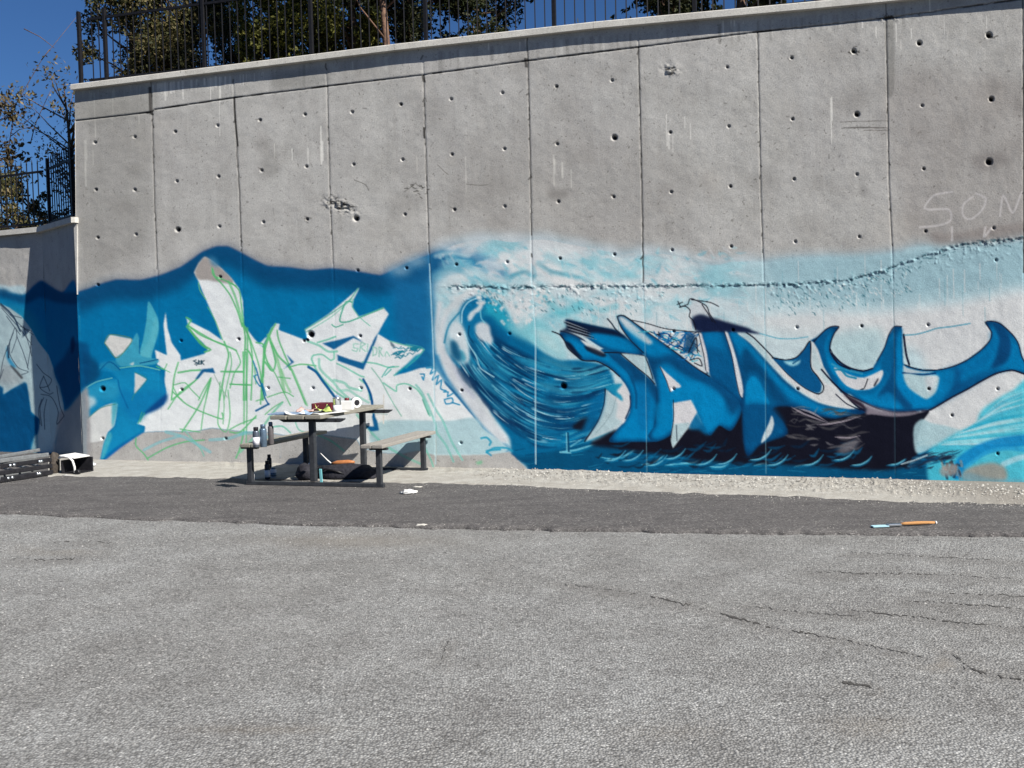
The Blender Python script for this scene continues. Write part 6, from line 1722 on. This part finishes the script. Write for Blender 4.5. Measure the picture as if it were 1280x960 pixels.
# ------------------------------------------------------------------ picnic table
nearR = gp(475, 611); nearL = gp(314, 607.5)
tang = math.atan2((nearR - nearL).y, (nearR - nearL).x)
xax = (nearR - nearL).normalized(); yax = Vector((-xax.y, xax.x, 0))
half = (nearR - nearL).length / 2
org = (nearR + nearL) / 2
GZ = .016
org.z = GZ
tab = thing('picnic_table', 'weathered wooden picnic table with benches on a dark steel frame, one tabletop plank missing', 'table', org, tang)
DEP = 1.25
for yk in (0.0, DEP):
    MB().box((0, yk, .02), (2 * half + .1, .05, .04), 0, .006).build('base_bar', M_STEEL, tab)
    MB().box((0, yk, .4 - .02), (.062, .062, .66), 0, .008).build('leg', M_STEEL, tab)
    m_ = MB(); pr = [(-.38, .725), (.38, .725), (.38, .712), (.33, .685), (-.33, .685), (-.38, .712)]
    v0 = [m_.bm.verts.new((a, yk - .025, b)) for a, b in pr]; v1 = [m_.bm.verts.new((a, yk + .025, b)) for a, b in pr]
    for i in range(6): m_.bm.faces.new((v0[i], v0[(i + 1) % 6], v1[(i + 1) % 6], v1[i]))
    m_.bm.faces.new(v0); m_.bm.faces.new(list(reversed(v1)))
    m_.build('crossbar', M_STEEL, tab)
    for sx_ in (-1, 1):
        MB().box((sx_ * (half - .0), yk, .22), (.056, .056, .39), 0, .007).build('leg', M_STEEL, tab)
        MB().box((sx_ * half, yk, .405), (.2, .05, .024), 0, .004).build('seat_bracket', M_STEEL, tab)
for k_ in range(3):
    m_ = MB(); m_.box((-.375 + .09 + k_ * .196, DEP / 2 - .02 + .008 * k_, .7485 + .0015 * k_), (.186, 1.63, .042), .004 * (k_ - 1), .008)
    m_.build('tabletop_plank', M_WOOD, tab)
for sx_, mm in ((-1, M_WOOD), (1, M_WOOD2)):
    for k_ in range(2):
        MB().box((sx_ * half + (.075 if sx_ < 0 else -.03) + (k_ - .5) * .125, DEP / 2 + .035, .4375 + .001 * k_), (.121, 1.56, .038), .003 * (k_ - .5), .008).build('seat_plank', mm, tab)
bolt = None
for yk in (-.027, DEP - .027):
    for bx_p, bz in ((-.3, .705), (.3, .705), (-.04, .705), (.04, .705), (-half - .07, .408), (-half + .07, .408), (half - .07, .408), (half + .07, .408)):
        if bolt is None:
            bolt = MB().lathe([(.011, 0), (.011, .007), (.006, .01)], seg=6, mt=Matrix.Rotation(math.pi / 2, 4, 'X')).build('bolt', M_IRON, tab); o = bolt
        else:
            o = bolt.copy(); COL.objects.link(o); o.parent = tab
        o.location = (bx_p, yk, bz)
TZ = GZ + .7715; SZ = GZ + .4585
def tl(x, y, z):     # table coordinates to world
    return org + xax * x + yax * y + Vector((0, 0, z - GZ))

# ------------------------------------------------------------------ cans, papers and the clutter
M_CANG = simple('grey_can_paint', (.12, .14, .17), .35, .6, .2, 20)
M_CANB = simple('blue_grey_can_paint', (.11, .16, .22), .35, .5, .2, 20)
M_CANW = simple('white_label', (.62, .62, .66), .5, 0, .08, 20)
M_STEELB = simple('bright_steel', (.5, .53, .56), .25, .9, .15, 30)
M_BLACK = simple('black_plastic', (.014, .014, .017), .4, 0, .3, 20)
M_BAG = simple('black_nylon', (.018, .018, .024), .75, 0, .4, 30, .01)
M_REDD = simple('dark_red_plastic', (.11, .022, .03), .4, 0, .2, 20)
M_WHITE = simple('white_paper', (.56, .56, .55), .7, 0, .05, 20)
M_PBLUE = simple('blue_grey_print', (.14, .2, .3), .5, 0, .35, 18)
M_PPINK = simple('pinkish_card', (.45, .3, .27), .7, 0, .2, 18)
M_LIME = simple('lime_yellow_rubber', (.42, .5, .14), .5, 0, .1, 20)
M_ORANGE = simple('orange_wood', (.33, .13, .05), .5, 0, .2, 25)
M_TEALP = simple('turquoise_plastic', (.16, .42, .46), .5, 0, .1, 20)
M_OCHRE = make_wood('varnished_handle', (.26, .12, .04), (.42, .22, .09))

def can(label, loc, h=.19, r=.032, body=M_CANG, labelm=None, capm=M_BLACK, group='spray cans left of the picnic table', cap=True):
    c = thing('spray_can', label, 'spray can', loc, 0, group)
    MB().lathe([(r * .92, 0), (r, .004), (r, h * .76), (r * .96, h * .79), (r * .6, h * .84), (r * .42, h * .85)], seg=18).build('body', body, c)
    if labelm: MB().lathe([(r * 1.012, h * .12), (r * 1.012, h * .5)], seg=18).build('label_band', labelm, c)
    if cap: MB().lathe([(r * .74, h * .80), (r * .76, h * .97), (r * .66, h), (r * .3, h * 1.005)], seg=14).build('cap', capm, c)
    else: MB().lathe([(r * .2, h * .85), (r * .2, h * .92), (r * .3, h * .92), (r * .28, h * .97)], seg=10).build('nozzle', M_WHITE, c)
    return c
can('grey spray can with white label, leftmost on the left bench seat', gp(320.5, 559, SZ), .21, .034, M_CANG, M_CANW)
can('blue grey spray can in the middle of the three on the left bench seat', gp(329.5, 558.5, SZ), .235, .036, M_CANB, None, M_CANB)
can('brownish spray can, rightmost of the three on the left bench seat', gp(339, 555.5, SZ), .24, .03, simple('brown_grey_paint', (.13, .12, .125), .4, .4), None, M_CANB)
can('short spray can with white label on the ground by the left bench leg', gp(314.5, 604, GZ), .20, .033, M_CANB, M_CANW)
can('dark spray can with white label on the ground beneath the left bench', gp(334.5, 599, GZ), .21, .03, simple('blackish_paint', (.03, .035, .045), .4, .3), M_CANW)
can('light spray can on the ground right of the dark one beneath the left bench', gp(342, 597, GZ), .12, .034, M_CANW, M_CANB, M_CANB)
can('small dark spray can standing behind the light one beneath the left bench', gp(337, 591, GZ), .22, .028, M_BLACK, None)
# tabletop
def tp(x, yl_, z=0.0):
    p = Vector(on_plane(x, 512, org + yax * yl_, yax).tolist()); p.z = TZ + z; return p
tag(MB().box((0, 0, 0), (.36, .26, .012), 0, .002).build('magazine', M_PBLUE), 'blue grey printed sheet lying on the near left end of the table', 'magazine', 'sheets on the table')
o = bpy.data.objects['magazine']; o.location = tp(360, .0, .008); o.rotation_euler = (0, 0, tang + .15)
def curled(name, label, cat, loc, rz, sx_, sy_, m, lift=.02, seed=0, group=None):
    rg = np.random.default_rng(seed); n_ = 14
    u_, v_ = np.meshgrid(np.linspace(-.5, .5, n_), np.linspace(-.5, .5, n_))
    z = lift * (np.abs(u_) * 2) ** 2.5 * (.5 + v_) + (noise2(n_, n_, 4, seed + 50, 2) - .3) * lift * .6
    z = z - z.min() + .002
    V = np.stack([u_ * sx_, v_ * sy_, z], -1).reshape(-1, 3)
    V2 = V + np.array([0, 0, .0016])
    Fq = [(r_ * n_ + c_, r_ * n_ + c_ + 1, (r_ + 1) * n_ + c_ + 1, (r_ + 1) * n_ + c_) for r_ in range(n_ - 1) for c_ in range(n_ - 1)]
    N_ = n_ * n_
    F2 = [(N_ + a, N_ + b, N_ + c_, N_ + d_) for a, b, c_, d_ in Fq] + [(d_, c_, b, a) for a, b, c_, d_ in Fq]
    rim = [c_ for c_ in range(n_)] + [r_ * n_ + n_ - 1 for r_ in range(1, n_)] + [(n_ - 1) * n_ + c_ for c_ in range(n_ - 2, -1, -1)] + [r_ * n_ for r_ in range(n_ - 2, 0, -1)]
    F2 += [(rim[i], rim[(i + 1) % len(rim)], N_ + rim[(i + 1) % len(rim)], N_ + rim[i]) for i in range(len(rim))]
    o = mesh_np(name, np.concatenate([V, V2]), F2, m, None, True)
    o.location = loc; o.rotation_euler = (0, 0, rz)
    return tag(o, label, cat, group)
curled('paper_sheet', 'crumpled white paper between the two blue sheets on the table', 'paper', tp(368, -.06), tang + .6, .2, .16, M_WHITE, .035, 1, 'sheets on the table')
curled('plastic_sleeve', 'light blue plastic sleeve at the near right corner of the table', 'sleeve', tp(384, -.02), tang - .3, .26, .2, simple('pale_blue_film', (.22, .3, .42), .3, 0, .3, 12), .03, 2, 'sheets on the table')
curled('paper_sheet', 'long white paper under the can at the right edge of the table', 'paper', tp(414, .1), tang + 1.35, .5, .12, M_WHITE, .012, 3, 'sheets on the table')
curled('card_sheet', 'pinkish crumpled card behind the blue sleeve on the table', 'card', tp(384, .3), tang + .2, .2, .24, M_PPINK, .05, 4, 'sheets on the table')
curled('rubber_glove', 'crumpled lime yellow glove beside the red tray on the table', 'glove', tp(404, .25), tang + .8, .14, .16, M_LIME, .07, 5)
m_ = MB(); m_.prism([(-.11, -.09), (.11, -.09), (.13, .09), (-.13, .09)], 0, .012)
for a, b, c_, d_ in ((0, -.1, .24, .02), (0, .1, .28, .02), (-.125, 0, .02, .2), (.125, 0, .02, .2)): m_.box((a, b, .04), (c_, d_, .075), 0, .004)
o = m_.build('paint_tray', M_REDD); tag(o, 'dark red paint tray beside the silver can on the table', 'tray'); o.location = tp(408, .6, .002); o.rotation_euler = (0, 0, tang)
c = thing('paint_can', 'silver metal can with blue trim standing on a white base on the table', 'can', tp(421.5, .3, .014))
MB().lathe([(.043, 0), (.045, .005), (.045, .06)], seg=22).build('base_band', M_CANW, c)
MB().lathe([(.0445, .06), (.0445, .13), (.047, .133), (.047, .14), (.04, .143)], seg=22).build('body', M_STEELB, c)
MB().lathe([(.02, .143), (.022, .152), (.012, .168)], seg=12).build('spout', M_PBLUE, c)
o = MB().box((0, 0, .05), (.16, .1, .1), 0, .004).build('carton', M_WHITE); tag(o, 'white carton right of the silver can on the table', 'carton'); o.location = tp(433, .6, .001); o.rotation_euler = (0, 0, tang + .2)
c = thing('tape_roll', 'white tape roll with a dark core standing toward the far end of the table', 'tape roll', tp(445, .9, .062), tang + .9)
mt = Matrix.Rotation(math.pi / 2, 4, 'X')
MB().lathe([(.06, -.03), (.06, .03)], seg=22, mt=mt).build('roll', M_WHITE, c); MB().lathe([(.034, -.032), (.034, .032)], seg=16, mt=mt).build('core', M_BLACK, c)
c = thing('spray_cap_pile', 'small dark red cap lying behind the carton on the table', 'cap', tp(434, .95, .075))
MB().lathe([(.03, 0), (.028, .035), (.02, .04)], seg=16).build('cap', M_REDD, c)
# under the table: limp black bag with things on it
def lump(name, label, cat, loc, rz, dims, m, seed, sub=3, amp=.25):
    bm_ = bmesh.new(); bmesh.ops.create_icosphere(bm_, subdivisions=sub, radius=1)
    from mathutils import noise as mn
    for v in bm_.verts:
        n_ = mn.noise(v.co * 1.7 + Vector((seed, 0, 0))) * amp + mn.noise(v.co * 4 + Vector((seed, 3, 0))) * amp * .4
        v.co = v.co * (1 + n_); v.co.x *= dims[0] / 2; v.co.y *= dims[1] / 2; v.co.z *= dims[2] / 2
        if v.co.z < -dims[2] * .34: v.co.z = -dims[2] * .34
        v.co.z += dims[2] * .34
    for f in bm_.faces: f.smooth = True
    me = bpy.data.meshes.new(name); bm_.to_mesh(me); bm_.free(); me.materials.append(m)
    o = link(name, me); o.location = loc; o.rotation_euler = (0, 0, rz); return tag(o, label, cat)
BG = gp(428, 598, GZ)
bag = lump('tool_bag', 'long limp black bag lying under the picnic table', 'bag', BG, tang, (.86, .34, .2), M_BAG, 3)
st = MB().tube([(-.2, -.14, .08), (-.12, -.17, .13), (0, -.17, .11), (.1, -.15, .07)], .012, 6).build('handle', M_BLACK, bag)
lump('rucksack', 'small black rucksack beside the near leg under the table', 'bag', gp(384, 599, GZ), .4, (.24, .24, .22), M_BAG, 9)
c = thing('paint_brush', 'orange handled brush lying on top of the black bag', 'brush', BG + Vector((.0, 0, .165)), tang + .1)
m_ = MB(); m_.tube([(-.12, 0, 0), (-.05, 0, .012), (.08, 0, .02), (.15, 0, .02)], [.018, .026, .026, .012], 8); m_.build('handle', M_ORANGE, c)
MB().tube([(-.12, 0, 0), (-.17, .0, .04), (-.25, 0, .12)], [.008, .007, .005], 6).build('rod', M_WHITE, c)
c = thing('filling_knife', 'turquoise plastic scraper leaning against the near table leg', 'scraper', gp(401.5, 605, GZ), tang)
MB().box((0, 0, .085), (.03, .012, .16), 0, .003, .1).build('blade', M_TEALP, c); MB().box((-.005, .0, .01), (.045, .02, .02), 0, .003).build('foot', M_TEALP, c)
c = thing('plastic_cup', 'pale plastic cup on the ground left of the near table leg', 'cup', gp(389.5, 588, GZ))
MB().lathe([(.028, 0), (.038, .09), (.035, .09), (.026, .006)], seg=16).build('cup', M_CANW, c)

# litter and the long brush on the asphalt
lump('paper_scrap', 'crumpled white paper scrap on the dark asphalt right of the table', 'litter', gp(511, 617, GZ), .3, (.14, .09, .05), M_WHITE, 8, 3, .6)
lump('paper_scrap', 'small flat pale scrap just behind the crumpled white one on the asphalt', 'litter', gp(522, 609, GZ), .1, (.1, .06, .012), M_COPE, 9, 3, .5)
lump('paper_scrap', 'pale scrap lying on the front edge of the dark asphalt strip', 'litter', gp(527, 656.5, GZ - .004), .0, (.08, .07, .012), M_COPE, 10, 3, .5)
pa = gp(1089, 659.5, GZ); pb = gp(1172, 656, GZ)
c = thing('long_brush', 'long paint brush with wooden handle and pale blue tip lying on the dark asphalt', 'brush', (pa + pb) / 2 + Vector((0, 0, .018)), math.atan2((pb - pa).y, (pb - pa).x))
Lb = (pb - pa).length
m_ = MB(); m_.tube([(-Lb * .06, 0, 0), (0, 0, .002), (Lb * .2, 0, .003), (Lb * .35, 0, .002), (Lb * .46, 0, 0)], [.008, .012, .014, .012, .01], 10); m_.build('handle', M_OCHRE, c)
MB().box((-Lb * .16, 0, -.003), (Lb * .2, .045, .018), 0, .004).build('ferrule', M_STEELB, c)
MB().box((-Lb * .37, 0, -.009), (Lb * .24, .05, .010), 0, .003).build('bristles', simple('pale_blue_bristles', (.3, .48, .55), .8), c)
MB().lathe([(.0145, 0), (.012, .012)], (Lb * .46, 0, 0), 10, Matrix.Rotation(math.pi / 2, 4, 'Y')).build('end_cap', M_WHITE, c)

# ------------------------------------------------------------------ folded ladder and bags at the left
La = gp(-14, 606, GZ); Lb_ = gp(66, 594, GZ)
dL = (Lb_ - La); LL = dL.length; aL = math.atan2(dL.y, dL.x)
lad = thing('folding_ladder', 'black folding ladder with bright rivets lying folded against the low wall', 'ladder', La, aL)
M_RAIL = simple('grey_anodised_rail', (.2, .21, .22), .4, .5, .2, 20)
for k_, (z, y, mm) in enumerate(((.04, 0, M_BLACK), (.115, .01, M_BLACK), (.19, .02, M_BLACK), (.25, .07, M_RAIL))):
    MB().box((LL / 2, y, z), (LL, .035, .05), 0, .008).build('rail', mm, lad)
for k_, (z, y, mm) in enumerate(((.05, .27, M_RAIL), (.19, .29, M_RAIL), (.29, .2, M_RAIL))):
    MB().box((LL / 2 + .04, y, z), (LL - .06, .03, .04), .05 * k_, .008, 0, -.03).build('rail', mm, lad)
for s_ in (.16, .42, .66, .86):
    MB().tube([(LL * s_, .0, .12), (LL * s_, .28, .14)], .015, 8).build('rung', M_RAIL, lad)
riv = None
for x_ in (.1, .28, .34, .74, .77):
    for z in (.045, .19):
        m_ = MB() if riv is None else None
        if riv is None:
            m_.lathe([(.02, 0), (.019, .008), (.008, .014)], seg=12, mt=Matrix.Rotation(math.pi / 2, 4, 'X')); riv = m_.build('rivet', M_STEELB, lad); o = riv
        else: o = riv.copy(); COL.objects.link(o); o.parent = lad
        o.location = (LL * x_ + (.03 if z > .1 else 0), -.018, z)
MB().lathe([(.055, -.02), (.06, 0), (.055, .02)], (.05, -.04, .07), 18, Matrix.Rotation(math.pi / 2, 4, 'X')).build('end_foot', M_RAIL, lad)
lump('bundled_cloth', 'dark brown rolled cloth standing between the ladder and the open box', 'cloth', gp(69, 592, GZ), 0, (.11, .16, .33), simple('dark_brown_cloth', (.05, .042, .036), .9, 0, .4, 30), 14)
bxl = gp(76, 593, GZ)
bx_ = thing('tool_case', 'open black case with white curved rim near the corner of the walls', 'case', bxl, tang - .05)
m_ = MB(); m_.box((.12, .14, .012), (.25, .26, .02), 0, .005); m_.box((.12, .27, .1), (.25, .02, .18), 0, .005); m_.box((.0, .14, .09), (.02, .25, .16), 0, .005); m_.build('shell', M_BLACK, bx_)
MB().tube([(-.02, .0, .2), (.06, .0, .225), (.14, .0, .21), (.19, 0, .17), (.215, 0, .1), (.22, 0, .02)], .013, 8).build('rim', M_WHITE, bx_)
m_ = MB(); m_.box((.09, .14, .215), (.23, .26, .016), 0, .005, 0, .12); m_.build('lid', M_WHITE, bx_)
MB().lathe([(.032, -.02), (.032, .02)], (.27, -.01, .035), 16, Matrix.Rotation(math.pi / 2, 4, 'X')).build('wheel', M_BLACK, bx_)
MB().lathe([(.012, -.024), (.012, .02)], (.27, -.01, .035), 10, Matrix.Rotation(math.pi / 2, 4, 'X')).build('hub', M_STEELB, bx_)
wb = lump('plastic_bag', 'crumpled white and blue plastic bag behind the open case at the wall corner', 'bag', gp(104, 584, .02), 0, (.28, .16, .12), simple('white_film', (.6, .63, .65), .35, 0, .2, 9), 20, 3, .45)
curled('white_board', 'thin white board lying flat at the foot of the open case', 'board', gp(93, 594.5, GZ), tang, .3, .06, M_WHITE, .004, 12)
